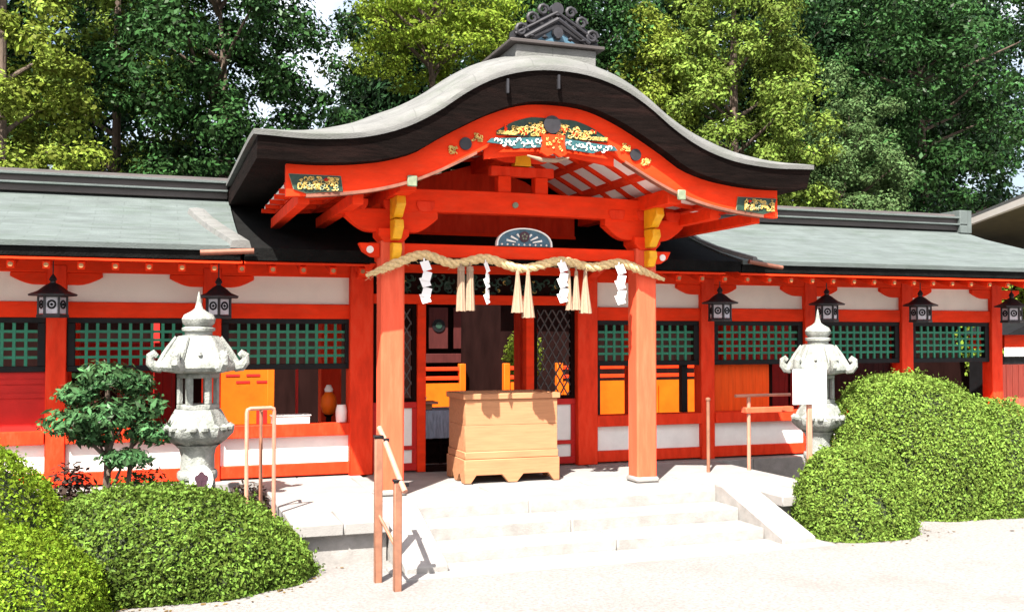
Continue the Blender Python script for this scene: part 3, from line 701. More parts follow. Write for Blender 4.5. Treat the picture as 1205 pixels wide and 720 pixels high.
for a in ((x0-.025, x1+.025, y0-.025, y0+.06), (x0-.025, x1+.025, y1-.06, y1+.025), (x0-.025, x0+.06, y0+.06, y1-.06), (x1-.06, x1+.025, y0+.06, y1-.06)): b.box(*a, 1.321, 1.38)
rim = child(b, 'top_rim', M['hinoki'], ob, .006)
b = MB()
for i in range(9): y = y0+.09+i*.052; b.prism([(y-.02, 1.325), (y+.02, 1.325), (y, 1.368)], 'x', x0+.06, x1-.06)
sub(b, 'slatted_grate', M['hinoki'], rim)
b = MB(); b.box(x0-.007, x1+.007, y0-.012, y1+.012, .70, .779); child(b, 'base_moulding', M['hinoki'], ob, .008)
b = MB(); b.box(x0+.02, x1-.02, y0-.0, y0+.012, .86, .872); child(b, 'board_joint', M['dark'], ob) if False else None
def foot_poly(a0, a1):
    m_ = (a0+a1)/2; z0, z1 = P+.003, .699; h = P+.085
    return [(a0, z0), (a0+.07, z0), (a0+.13, h), (m_-.12, h), (m_-.05, z0), (m_+.05, z0), (m_+.12, h), (a1-.13, h), (a1-.07, z0), (a1, z0), (a1, z1), (a0, z1)]
b = MB(); b.prism(foot_poly(x0-.014, x1+.014), 'y', y0-.028, y0+.03); b.prism(foot_poly(x0-.014, x1+.014), 'y', y1-.03, y1+.035)
b.prism(foot_poly(y0+.031, y1-.031), 'x', x0-.012, x0+.03); b.prism(foot_poly(y0+.031, y1-.031), 'x', x1-.03, x1+.012); child(b, 'scalloped_plinth', M['hinoki'], ob, .006)

# ------------------------------------------------------------------ hanging lanterns
def hanging_lantern(x, label, rz, glow='white'):
    t = empty('hanging_lantern', label, 'lantern', (x, -.5, 2.16), rz, 'black lanterns hanging under the eaves'); t.scale = (.93, .93, .98)
    b = MB(); b.lathe([(.155, .0), (.16, .02), (.15, .035)], (0, 0, 0), 6); b.build('lantern_base', M['iron'], t)
    b = MB()
    for i in range(6):
        a = i*pi/3; b.bar((.138*cos(a), .138*sin(a), .03), (.138*cos(a), .138*sin(a), .215), .022, .022)
    b.lathe([(.145, .20), (.15, .225)], (0, 0, 0), 6); b.build('lantern_frame', M['iron'], t)
    for i in range(6):
        a = i*pi/3+pi/6; c = Vector((.112*cos(a), .112*sin(a), 0)); u = Vector((-sin(a), cos(a), 0))
        b = MB(); n_ = Vector((cos(a), sin(a), 0))*.004
        q = [c-u*.055+Vector((0, 0, .04)), c+u*.055+Vector((0, 0, .04)), c+u*.055+Vector((0, 0, .20)), c-u*.055+Vector((0, 0, .20))]
        b.add([p+n_ for p in q]+[p-n_ for p in q], [(0, 1, 2, 3), (7, 6, 5, 4), (0, 4, 5, 1), (1, 5, 6, 2), (2, 6, 7, 3), (3, 7, 4, 0)])
        pn = b.build('paper_pane', M['panel'], t)
        b = MB(); cc = c+Vector((cos(a), sin(a), 0))*.008+Vector((0, 0, .13)); R = .036
        ring = [cc+(u*cos(2*pi*k/16)+Vector((0, 0, 1))*sin(2*pi*k/16))*R for k in range(17)]
        b.tube(ring, .010, 6, False); b.lathe([(0, -.018), (.018, 0), (0, .018)], cc, 8); b.build('crest', M['black'], pn)
    b = MB(); b.lathe([(.235, .215), (.24, .232), (.15, .265), (.07, .325), (.03, .345), (.028, .36)], (0, 0, 0), 6); b.build('lantern_cap', M['iron'], t)
    b = MB(); b.lathe([(.02, .355), (.04, .375), (.03, .40), (.008, .43)], (0, 0, 0), 12); b.tube([(0, 0, .42), (0, 0, .60)], .007, 6); b.build('hanging_hook', M['iron'], t)
    return t
M['panel'] = mat('lantern_paper', (.42, .40, .44), .6, .15, 12)
for x, lab, rz in ((-4.46, 'black hanging lantern directly over the dark clipped tree', .0), (-2.91, 'black hanging lantern right behind the finial of the carved stone lantern', .5),
                   (2.94, 'black hanging lantern next to the lit porch pillar, over the rail post', .3), (4.48, 'black hanging lantern behind the tip of the stone lantern with the signboard', .5),
                   (5.94, 'black hanging lantern over the large clipped azalea', .52), (7.47, 'black hanging lantern before the open bay with trees, last along the eave', .5)):
    hanging_lantern(x, lab, rz)

# ------------------------------------------------------------------ stone lanterns
def stone_lantern(x, y, s, w_, label, crest=False, rz=0, scroll=True):
    t = empty('stone_lantern', label, 'stone lantern', (x, y, G0), rz, 'stone lanterns flanking the stairs'); t.scale = (s*w_, s*w_, s)
    ms = M['lanternstone']
    b = MB(); b.lathe([(.46, -.05), (.46, .14), (.42, .17)], (0, 0, 0), 6); b.lathe([(.38, .171), (.38, .27), (.30, .33), (.25, .36)], (0, 0, 0), 6); b.build('pedestal', ms, t, .01)
    b = MB(); b.lathe([(.24, .361), (.205, .40), (.19, .62), (.185, .80), (.20, .86), (.25, .90)], (0, 0, 0), 20); b.lathe([(.212, .58), (.222, .60), (.222, .64), (.212, .66)], (0, 0, 0), 20); b.build('shaft', ms, t)
    b = MB(); b.lathe([(.25, .901), (.33, .95), (.39, 1.0), (.40, 1.04), (.385, 1.055)], (0, 0, 0), 6); b.lathe([(.37, 1.056), (.33, 1.10), (.27, 1.20), (.245, 1.23)], (0, 0, 0), 6)
    for i in range(18):
        a = 2*pi*i/18; b.lathe([(0, -.03), (.045, -.005), (.05, .02), (.0, .05)], (.355*cos(a), .355*sin(a), 1.05), 7)
    b.build('lotus_table', ms, t)
    # firebox: six posts, open windows
    b = MB(); b.lathe([(.235, 1.231), (.235, 1.275)], (0, 0, 0), 6); b.lathe([(.235, 1.52), (.235, 1.56)], (0, 0, 0), 6)
    for i in range(6):
        a = i*pi/3; a2 = a+pi/3; p = Vector((.232*cos(a), .232*sin(a), 0)); q = Vector((.232*cos(a2), .232*sin(a2), 0))
        for (f0, f1) in ((0, .24), (.76, 1)):
            A = p.lerp(q, f0); C = p.lerp(q, f1); nn = -(p+q).normalized()*.05
            b.add([A+Vector((0, 0, 1.275)), C+Vector((0, 0, 1.275)), C+nn+Vector((0, 0, 1.275)), A+nn+Vector((0, 0, 1.275)), A+Vector((0, 0, 1.52)), C+Vector((0, 0, 1.52)), C+nn+Vector((0, 0, 1.52)), A+nn+Vector((0, 0, 1.52))],
                  [(3, 2, 1, 0), (4, 5, 6, 7), (0, 1, 5, 4), (1, 2, 6, 5), (2, 3, 7, 6), (3, 0, 4, 7)])
    b.build('firebox', ms, t, .006)
    # roof with rolled corners
    b = MB(); b.lathe([(.24, 1.561), (.40, 1.585), (.43, 1.62), (.425, 1.655), (.37, 1.72), (.31, 1.80), (.26, 1.87), (.22, 1.91), (.15, 1.92)], (0, 0, 0), 6)
    for i in range(6):
        a = i*pi/3; d = Vector((cos(a), sin(a), 0)); u = Vector((0, 0, 1))
        path_ = [d*.36+u*1.66, d*.42+u*1.625, d*.475+u*1.63, d*.515+u*1.67, d*.515+u*1.72, d*.475+u*1.745, d*.445+u*1.72]
        b.tube(path_, [.05, .058, .056, .052, .048, .042, .03], 9)
        b.tube([d*.24+u*1.90, d*.33+u*1.79, d*.42+u*1.66], [.02, .028, .035], 7)
        c = (d+Vector((cos(a+pi/3), sin(a+pi/3), 0))).normalized()
        if scroll: b.lathe([(0, -.03), (.022, -.01), (.02, .02), (0, .035)], c*.335+u*1.745, 8)
    b.build('lantern_roof', ms, t)
    b = MB(); b.lathe([(.15, 1.921), (.15, 1.95), (.18, 1.96), (.185, 1.985), (.14, 2.0), (.175, 2.03), (.185, 2.07), (.16, 2.11), (.08, 2.145), (.045, 2.17), (.03, 2.22), (.014, 2.30), (.004, 2.33)], (0, 0, 0), 20); b.build('finial', ms, t)
    return t
sl = stone_lantern(-3.14, -1.45, .985, .83, 'tall carved stone lantern with rolled roof corners beside the dark clipped tree', rz=.0)
b = MB(); b.use(M['whitepaint']); b.disc((.03, -.30, .60), .125, .10, 28)
b.use(M['plum'])
for i in range(5): a = 2*pi*i/5+pi/2; b.disc((.03+.045*cos(a), -.306, .60+.045*sin(a)), .030, .008, 12)
b.disc((.03, -.309, .60), .014, .008, 10)
for i in range(5): a = 2*pi*i/5+pi/2+.63; b.bar((.03, -.304, .60), (.03+.06*cos(a), -.304, .60+.06*sin(a)), .006, .012)
cd = b.build('crest_disc', None, sl)
stone_lantern(3.36, -1.85, .935, .79, 'stone lantern half hidden behind the white signboard and clipped bush', rz=.32)

# ------------------------------------------------------------------ signboard, rails
sg = empty('signboard', 'blank white rectangular signboard on a thin pink post', 'sign', (2.75, -2.55, G0))
b = MB(); b.box(2.545, 2.945, -2.565, -2.54, 1.29, 1.645); child(b, 'sign_plate', M['whitepaint'], sg, .006)
b = MB(); b.box(2.735, 2.785, -2.535, -2.50, G0-.02, 1.60); child(b, 'sign_post', M['pinkpipe'], sg, .004)

hr = empty('stair_handrail', 'brown painted handrail with sloping bar and black caps beside the stairs', 'handrail', (-1.88, -3.7, G0))
for x, y, zt in ((-1.895, -3.55, 1.20), (-1.815, -3.86, .90)):
    b = MB(); b.box(x-.029, x+.029, y-.029, y+.029, G0-.02, zt); po = child(b, 'rail_post', M['pipe'], hr, .006)
    b = MB(); b.box(x-.035, x+.035, y-.035, y+.035, zt, zt+.022); b.box(x+.03, x+.075, y-.05, y-.02, zt-.03, zt-.0); sub(b, 'post_cap', M['black'], po, .004)
b = MB(); b.tube([(-1.87, -3.46, 1.27), (-1.85, -3.56, 1.19), (-1.80, -3.86, .92), (-1.78, -3.95, .84)], .022, 10); child(b, 'handrail_bar', M['pinkpipe'], hr)
b = MB(); b.tube([(-1.895, -3.55, .62), (-1.815, -3.86, .40)], .014, 8); child(b, 'lower_bar', M['pipe'], hr)

pr = empty('pipe_rail', 'small upright salmon pipe frame at the platform edge behind the azaleas', 'railing', (-2.65, -2.3, G0))
b = MB(); b.tube([(-2.78, -2.38, G0-.02), (-2.78, -2.38, 1.33), (-2.775, -2.375, 1.355), (-2.75, -2.37, 1.365), (-2.575, -2.32, 1.365), (-2.55, -2.315, 1.355), (-2.545, -2.31, 1.33), (-2.545, -2.31, G0-.02)], .017, 8); child(b, 'pipe_frame', M['pinkpipe'], pr)
b = MB(); b.tube([(-2.64, -2.15, G0-.02), (-2.64, -2.15, 1.345), (-2.66, -2.35, 1.35)], .016, 8); child(b, 'rear_post', M['pipe'], pr)

rr = empty('barrier_rail', 'T shaped salmon rail standing on the platform before the corridor', 'railing', (3.0, -1.1, P))
b = MB(); b.tube([(2.92, -1.15, P-.3), (2.92, -1.15, 1.29)], .022, 10); child(b, 'rail_post', M['pinkpipe'], rr)
b = MB(); b.tube([(2.73, -1.17, 1.30), (3.5, -1.12, 1.30)], .018, 10); child(b, 'top_bar', M['pinkpipe'], rr)
b = MB(); b.box(2.86, 3.5, -1.19, -1.08, 1.10, 1.165); child(b, 'lower_board', M['fadedred'], rr, .006)
rp = MB(); rp.tube([(2.39, -1.15, P), (2.39, -1.15, 1.26)], .020, 10); rp.lathe([(.028, 0), (.028, .02), (.012, .03)], (2.39, -1.15, 1.258), 10); o = rp.build('rail_post', M['pipe']); o.name = 'rope_stanchion'
tag(o, 'single thin brown post standing near the right porch pillar', 'post')

# small things on the sill of the corridor
b = MB(); b.box(-2.32, -1.92, -.10, .06, 1.032, 1.115); b.box(-2.335, -1.905, -.112, .072, 1.116, 1.13); tag(b.build('tray_box', M['whitepaint'], bevel=.005), 'flat white box lying on the corridor sill', 'box')
t = empty('orange_lamp', 'orange rounded lantern with a white cap in the corridor opening', 'lamp', (-1.62, .5, P))
b = MB(); b.lathe([(.04, 1.08), (.075, 1.11), (.095, 1.19), (.085, 1.28), (.04, 1.34)], (-1.62, .5, 0), 16); child(b, 'lamp_body', M['orange'], t)
b = MB(); b.lathe([(.045, 1.341), (.05, 1.37), (.025, 1.42)], (-1.62, .5, 0), 14); child(b, 'lamp_cap', M['whitepaint'], t)
b = MB(); b.lathe([(.13, P), (.13, P+.03), (.03, P+.06), (.03, 1.05), (.06, 1.08)], (-1.62, .5, 0), 14); child(b, 'lamp_stand', M['dark'], t)
b = MB(); b.lathe([(.06, 1.032), (.065, 1.15), (.05, 1.22)], (-1.555, .03, 0), 14); tag(b.build('white_jar', M['whitepaint']), 'small white jar on the sill next to the door pillar', 'jar')
b = MB(); b.box(-1.97, -1.94, .7, .74, P, 2.6); tag(b.build('inner_post', M['crimson'], bevel=.004), 'slim red post inside the corridor behind the white box', 'post')

# ------------------------------------------------------------------ inside the doorway
t = empty('draped_table', 'small table under a pale blue cloth inside the doorway', 'table', (-.1, .75, P))
b = MB(); n = 40; vs = []
for j, z in enumerate((1.09, .76)):
    for i in range(n+1): vs.append((-.55+1.0*i/n, .55+(.018*sin(i*1.7)+.01*sin(i*.9) if j else 0)-.01*j, z))
for i in range(n): pass
b.add(vs+[(v[0], v[1]+.012, v[2]) for v in vs], [(i, i+1, n+2+i, n+1+i) for i in range(n)]+[(2*n+2+i, 3*n+3+i, 3*n+4+i, 2*n+3+i) for i in range(n)])
b.box(-.55, .45, .562, 1.1, 1.075, 1.092); child(b, 'table_cloth', M['cloth'], t)
b = MB()
for x in (-.5, -.25, 0, .25, .4): b.box(x-.02, x+.02, .60, .64, P, 1.07)
for z in (.55, .68): b.box(-.5, .42, .605, .635, z, z+.03)
b.box(-.5, .42, .66, .68, P, 1.05); child(b, 'table_frame', M['dark'], t)
t = empty('offering_stand', 'small pale offering stand on the draped table', 'stand', (-.42, .75, 1.092))
b = MB(); b.box(-.50, -.34, .68, .82, 1.094, 1.16); child(b, 'stand_foot', M['hinoki'], t, .004)
b = MB(); b.box(-.56, -.28, .62, .88, 1.161, 1.19); child(b, 'stand_tray', M['pinkpipe'], t, .004)
b = MB(); b.lathe([(.03, 1.191), (.05, 1.23), (.03, 1.27), (.018, 1.30)], (-.44, .75, 0), 12); child(b, 'white_bottle', M['whitepaint'], t)

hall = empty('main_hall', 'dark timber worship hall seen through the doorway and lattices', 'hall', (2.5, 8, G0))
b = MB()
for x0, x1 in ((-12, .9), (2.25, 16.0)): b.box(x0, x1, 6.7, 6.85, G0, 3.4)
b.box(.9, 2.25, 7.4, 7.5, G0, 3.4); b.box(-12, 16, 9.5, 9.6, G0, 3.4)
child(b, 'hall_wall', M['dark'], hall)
b = MB(); b.prism([(6.0, 3.30), (8.2, 4.05), (10.4, 3.30), (10.4, 3.18), (6.0, 3.18)], 'x', -12.6, 13.0); child(b, 'hall_roof', M['bark_and_shade'], hall)
for x in (-3.5, 1.0, 2.1, 7.4):
    b = MB(); b.box(x-.07, x+.07, 6.5, 6.64, G0, 3.18); child(b, 'hall_pillar', M['crimson'], hall, .006)
for x0, x1 in ((1.19, 1.55), (1.66, 2.02)):
    b = MB(); b.box(x0, x1, 6.66, 6.695, 1.75, 2.50); dr = child(b, 'hall_door', M['maroon'], hall, .004)
    if x0 < 1.4:
        b = MB(); b.use(M['black']); b.disc((1.37, 6.64, 2.17), .12, .018, 24); b.use(M['darkgreen']); b.disc((1.37, 6.63, 2.17), .06, .012, 20); sub(b, 'door_crest', None, dr)
b = MB(); b.box(1.0, 2.25, 6.45, 6.62, 1.50, 1.66); child(b, 'hall_shelf', M['maroon'], hall, .004)

fn = empty('courtyard_fence', 'orange painted board fence with red rails in the sunny inner courtyard', 'fence', (2, 4.6, G0))
for x0, x1, plain in ((-2.65, -1.84, True), (.52, 1.20, False), (1.96, 2.30, False), (2.9, 5.6, False)):
    b = MB(); b.box(x0, x1, 4.58, 4.62, .4, 1.22 if not plain else 1.50); child(b, 'fence_panel', M['orange'], fn)
    if not plain:
        for z in (1.27, 1.42): b = MB(); b.box(x0-.03, x1+.03, 4.55, 4.65, z, z+.06); child(b, 'fence_rail', M['brightred'], fn, .006)
    else:
        for xx, z in ((-2.5, 1.37), (-2.2, 1.37), (-2.35, 1.27), (-2.05, 1.27)):
            b = MB(); b.box(xx, xx+.2, 4.57, 4.579, z, z+.035); child(b, 'fence_slot', M['crimson'], fn)
        b = MB(); b.box(-2.05, -1.87, 4.565, 4.579, .62, .9); child(b, 'fence_slot', M['crimson'], fn)
    for x in (x0, x1):
        b = MB(); b.box(x-.05, x+.05, 4.54, 4.66, G0, 1.53); child(b, 'fence_post', M['orange'], fn, .006)
b = MB(); b.box(4.55, 4.72, 4.52, 4.56, .5, 1.2); child(b, 'fence_brace', M['orange'], fn)
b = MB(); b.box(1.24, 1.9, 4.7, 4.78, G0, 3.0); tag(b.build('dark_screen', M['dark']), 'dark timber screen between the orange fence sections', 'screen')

# ------------------------------------------------------------------ far right: board fence, stand, neighbour roof
bf = empty('board_fence', 'red vertical board fence at the end of the corridor', 'fence', (8.5, -.2, G0))
b = MB()
for i in range(17): b.box(7.73+i*.11, 7.73+i*.11+.105, -.03, .0, P, 1.58)
child(b, 'fence_board', M['board'], bf, .003)
for z in (.62, 1.45): b = MB(); b.box(7.73, 9.6, .002, .05, z, z+.08); child(b, 'fence_rail', M['red'], bf, .004)
b = MB(); b.box(7.72, 9.6, -.2, 2.4, G0, P-.002); child(b, 'stone_footing', M['stone'], bf)
sd_ = empty('small_stand', 'small red stand with a black curved roof and white fringe', 'stand', (9.8, 1.6, G0))
b = MB(); b.prism([(9.1+1.8*i/10, 2.0+.25*sin(pi*i/10)) for i in range(11)], 'y', 1.2, 2.2); child(b, 'stand_roof', M['black'], sd_)
b = MB(); b.box(9.2, 10.8, 1.35, 2.1, 1.78, 1.999); child(b, 'stand_panel', M['brightred'], sd_)
b = MB()
for i in range(15): b.box(9.16+i*.11, 9.16+i*.11+.09, 1.30, 1.32, 1.66, 1.80)
child(b, 'white_fringe', M['whitepaint'], sd_)
b = MB(); b.box(9.2, 10.8, 1.36, 2.1, P, 1.655); child(b, 'stand_base', M['black'], sd_)
nb = empty('neighbouring_hall', 'neighbouring building with a pale roof edge and olive soffit', 'building', (16, 2, G0))
A_ = Vector((12.49, 5.82, 4.3)); B_ = Vector((10.52, 2.2, 4.3)); dv = (B_-A_).normalized(); pv = Vector((dv.y, -dv.x, 0)); pv = pv if pv.x > 0 else -pv
Bx = A_+dv*5.2
def slab(q0, q1, w0, w1, zlo, zhi, rise):
    b = MB(); c = []
    for q in (q0, q1):
        for w_ in (w0, w1):
            for z in (zlo, zhi): c.append(q+pv*w_+Vector((0, 0, z+rise*(w_-0))))
    return b.add(c, [(0, 1, 3, 2), (4, 6, 7, 5), (0, 4, 5, 1), (2, 3, 7, 6), (0, 2, 6, 4), (1, 5, 7, 3)])
A_ = A_-dv*12
r0 = child(slab(A_, Bx, 0, 6, .06, .12, .10), 'hall_roof', M['porchroof'], nb)
sub(slab(A_, Bx, .0, .12, -.06, .059, .10), 'roof_edge', M['plaster'], r0)
child(slab(A_+dv*.05, Bx, .121, 4.2, -.04, .055, .02), 'soffit', M['olive'], nb)
child(slab(A_+dv*.3, Bx-dv*.3, 4.0, 6.0, -4.2, -.045, 0), 'hall_wall', M['plaster'], nb)

# ------------------------------------------------------------------ foliage
def leaf_object(name, C_, N_, ln, wd, m, parent=None, jit=.5, rng=RNG):
    """many small pointed leaf faces round centres C_, facing roughly along N_"""
    n = len(C_); N_ = N_+rng.normal(0, jit, (n, 3)); N_ /= np.linalg.norm(N_, axis=1)[:, None]+1e-9
    a = rng.normal(0, 1, (n, 3)); a -= N_*(a*N_).sum(1)[:, None]; a /= np.linalg.norm(a, axis=1)[:, None]+1e-9
    b_ = np.cross(N_, a); s = rng.uniform(.5, 1.25, (n, 1))*np.where(rng.random((n, 1)) < .12, 1.35, 1)
    A = a*ln*s/2; Bv = b_*wd*s/2
    V = np.stack([C_-A, C_-A*.1+Bv, C_+A, C_-A*.1-Bv], 1).reshape(-1, 3)
    me = bpy.data.meshes.new(name); me.vertices.add(4*n); me.vertices.foreach_set('co', V.astype(np.float32).ravel())
    me.loops.add(4*n); me.loops.foreach_set('vertex_index', np.arange(4*n, dtype=np.int32))
    me.polygons.add(n); me.polygons.foreach_set('loop_start', np.arange(0, 4*n, 4, dtype=np.int32)); me.polygons.foreach_set('loop_total', np.full(n, 4, np.int32))
    me.materials.append(m); me.update(calc_edges=True)
    o = bpy.data.objects.new(name, me); COL.objects.link(o)
    if parent: o.parent = parent
    return o

def lump(d, seed, amp):
    r = np.random.default_rng(seed); out = np.zeros(len(d))
    for k in range(9):
        f = r.normal(0, 1, 3)*(2+k*.9); out += np.sin(d@f+r.uniform(0, 6.28))*amp/(1+.35*k)
    return out

def bush(label, x, y, rx, ry, h, m, n, leaf=.04, seed=1, power=2.3, amp=.018, skew=0):
    t = empty('azalea_bush', label, 'bush', (x, y, G0), 0, 'clipped azalea bushes')
    rng = np.random.default_rng(seed)
    d = rng.normal(0, 1, (n, 3)); d[:, 2] = np.abs(d[:, 2])-.12; d /= np.linalg.norm(d, axis=1)[:, None]
    k = (np.abs(d[:, 0])**power+np.abs(d[:, 1])**power+np.abs(d[:, 2])**power)**(-1/power)
    fr = rng.normal(0, 1, (7, 3))*16; hf = sum(np.sin(d@q+i_*1.3) for i_, q in enumerate(fr))/7
    R = k*(1+lump(d, seed, amp)+.028*hf)*(1-np.abs(rng.normal(0, .04, n))+.02)
    C_ = d*R[:, None]*np.array([rx, ry, h]); C_[:, 0] += skew*C_[:, 2]; C_[:, 2] = np.maximum(C_[:, 2], .01)
    N_ = d/np.array([rx, ry, h])*h
    # stray shoots
    k2 = rng.random(n) < .05; C_[k2] *= 1+rng.uniform(.0, .05, k2.sum())[:, None]
    # young shoots standing proud of the clipped surface
    kt = rng.integers(0, n, int(n*.006)); base = C_[kt]; dirn = d[kt]+np.array([0, 0, .35]); dirn /= np.linalg.norm(dirn, axis=1)[:, None]
    tl = rng.uniform(.02, .085, len(kt)); sh = []; shn = []
    for q in range(12):
        f = (q+1)/12; sh.append(base+dirn*(tl*f)[:, None]+rng.normal(0, .009, base.shape)); shn.append(dirn+rng.normal(0, .7, base.shape))
    hollow = sum(np.sin(d@q*.35+i_*2.1) for i_, q in enumerate(fr))/7   # thin places where the twigs show through
    keep = rng.random(n) > np.clip((hollow-.22)*2.4, 0, .8)
    C_ = np.concatenate([C_[keep]]+sh); N_ = np.concatenate([N_[keep]]+shn)
    leaf_object('bush_foliage', C_, N_, leaf, leaf*.55, m, t, .95, rng)
    # twiggy core
    b = MB(); nu, nv = 28, 12; vs = []
    for j in range(nv+1):
        ph = pi/2*j/nv
        for i in range(nu):
            th = 2*pi*i/nu; dd = np.array([[cos(th)*cos(ph), sin(th)*cos(ph), sin(ph)]])
            kk = float((np.abs(dd)**power).sum()**(-1/power))*(1+float(lump(dd, seed, amp)[0]))*.90
            p_ = dd[0]*kk*np.array([rx, ry, h]); vs.append((p_[0]+skew*p_[2], p_[1], p_[2]))
    b.add(vs, [(j*nu+i, j*nu+(i+1) % nu, (j+1)*nu+(i+1) % nu, (j+1)*nu+i) for j in range(nv) for i in range(nu)])
    b.build('bush_twigs', M['twigs'], t)
    return t
M['twigs'] = mat('dark_twigs', (.02, .028, .010), .9, .5, 20)
bush('wide rounded azalea in front of the carved stone lantern, nearest the stairs handrail', -3.52, -2.95, 1.15, .80, .73, L['azalea'], 56000, .034, 21, 2.2, .03)
bush('tall yellow green azalea at the edge of the corridor, behind the wide rounded one', -5.05, -3.05, 1.02, .95, 1.12, L['azalea_light'], 46000, .032, 22, 2.2, .025)
bush('low fresh green azalea mound nearest the camera, under the tall yellow green one', -4.62, -3.95, .78, .62, .62, L['azalea_light'], 40000, .028, 23, 2.2, .025)
bush('largest clipped azalea dome, behind the small one near the signboard', 4.62, -2.1, 1.12, .9, 1.42, L['azalea_right'], 76000, .034, 24, 2.3, .02, -.22)
bush('small round clipped azalea standing before the largest dome and signboard', 2.84, -3.12, .58, .44, .80, L['azalea_right'], 36000, .031, 25, 2.3, .025)
bush('broad low azalea filling the gap beside the largest dome', 5.25, -2.3, 1.0, .8, 1.13, L['azalea_right'], 44000, .034, 26, 2.3, .02)

# a few fallen leaves lying round the clipped bushes
n = 420; ang = RNG.uniform(0, 2*pi, n); pick = RNG.integers(0, 4, n); cxy = np.array([(-3.5, -2.95, 1.2, .85), (-4.6, -3.95, .85, .7), (2.92, -2.98, .66, .56), (4.3, -2.5, 1.3, 1.0)])[pick]
k = 1+np.abs(RNG.normal(0, .16, n)); C_ = np.stack([cxy[:, 0]+cxy[:, 2]*k*np.cos(ang), cxy[:, 1]+cxy[:, 3]*k*np.sin(ang), np.full(n, G0+.006)], 1)
tag(leaf_object('fallen_leaves', C_, np.tile(np.array([0, 0, 1.]), (n, 1)), .04, .022, L['litter'], None, .12), 'sparse dry fallen leaves around the clipped bushes', 'leaves', kind='stuff')

def trunk_mesh(b, p0, p1, r0, r1, bend=.15, n=7, rnd=random):
    p0 = Vector(p0); p1 = Vector(p1); o = Vector((rnd.uniform(-1, 1), rnd.uniform(-1, 1), 0))*bend
    b.tube([p0.lerp(p1, i/n)+o*sin(pi*i/n) for i in range(n+1)], [r0+(r1-r0)*i/n for i in range(n+1)], 9)

# small clipped tree beside the stone lantern
t = empty('clipped_tree', 'small dark glossy tree clipped into tiers beside the carved stone lantern', 'tree', (-3.92, -1.45, G0))
b = MB(); pads = [(-.02, 0, 1.52, .27, .17), (.28, .05, 1.25, .24, .16), (-.30, -.05, 1.12, .26, .16), (.02, -.12, 1.18, .28, .17), (.36, 0, 1.02, .24, .14), (-.25, .05, 1.36, .20, .13), (.22, .02, 1.46, .2, .13), (.16, -.1, .80, .22, .10), (-.1, .1, .98, .22, .12)]
trunk_mesh(b, (-.03, 0, 0), (.0, 0, 1.4), .045, .02, .05)
trunk_mesh(b, (.12, 0, 0), (.22, 0, 1.2), .03, .015, .05)
for (x, y, z, r, h) in pads: trunk_mesh(b, (.02, 0, z-.35), (x, y, z), .02, .008, .03, 4)
b.build('trunk', M['trunk'], t)
Cs, Ns = [], []
for i, (x, y, z, r, h) in enumerate(pads):
    n = 620; d = RNG.normal(0, 1, (n, 3)); d /= np.linalg.norm(d, axis=1)[:, None]; q = d*RNG.uniform(.55, 1.05, (n, 1))*(1+lump(d, 50+i, .07))[:, None]
    Cs.append(q*np.array([r, r, h*.8])+np.array([x, y, z])); Ns.append(d+np.array([0, 0, .5]))
leaf_object('crown', np.concatenate(Cs), np.concatenate(Ns), .075, .03, L['podo'], t, .5)
# low dark plants in front of the corridor
for i, (x, y, lab) in enumerate(((-4.25, -1.0, 'low dark purple leaved plant left of the tree trunk'), (-3.62, -1.15, 'low dark plant between clipped tree and stone lantern'), (-2.72, -1.75, 'low dark purple plant between stone lantern and pipe rail'))):
    t = empty('low_shrub', lab, 'shrub', (x, y, G0), 0, 'low dark plants along the corridor')
    n = 1500; d = RNG.normal(0, 1, (n, 3)); d[:, 2] = np.abs(d[:, 2]); d /= np.linalg.norm(d, axis=1)[:, None]
    leaf_object('foliage', d*RNG.uniform(.5, 1.05, (n, 1))*np.array([.30, .22, (.72, .72, .55)[i]]), d+np.array([0, 0, .4]), .07, .035, L['redleaf'] if i != 1 else L['podo'], t, .5)
    b = MB()
    for k in range(5): trunk_mesh(b, (0, 0, 0), (random.uniform(-.2, .2), random.uniform(-.1, .1), .5), .015, .006, .03, 4)
    b.build('stem', M['trunk'], t)
t = empty('courtyard_shrub', 'sunlit green shrub seen through the doorway beside the dark screen', 'shrub', (2.62, 5.5, G0))
n = 2600; d = RNG.normal(0, 1, (n, 3)); d /= np.linalg.norm(d, axis=1)[:, None]
leaf_object('foliage', d*RNG.uniform(.4, 1.05, (n, 1))*np.array([.36, .3, .5])+np.array([-.02, 0, 1.5]), d+np.array([0, -.3, .4]), .08, .04, L['maple'], t, .5)
b = MB(); trunk_mesh(b, (0, 0, 0), (0, 0, 1.4), .04, .02); b.build('trunk', M['trunk'], t)

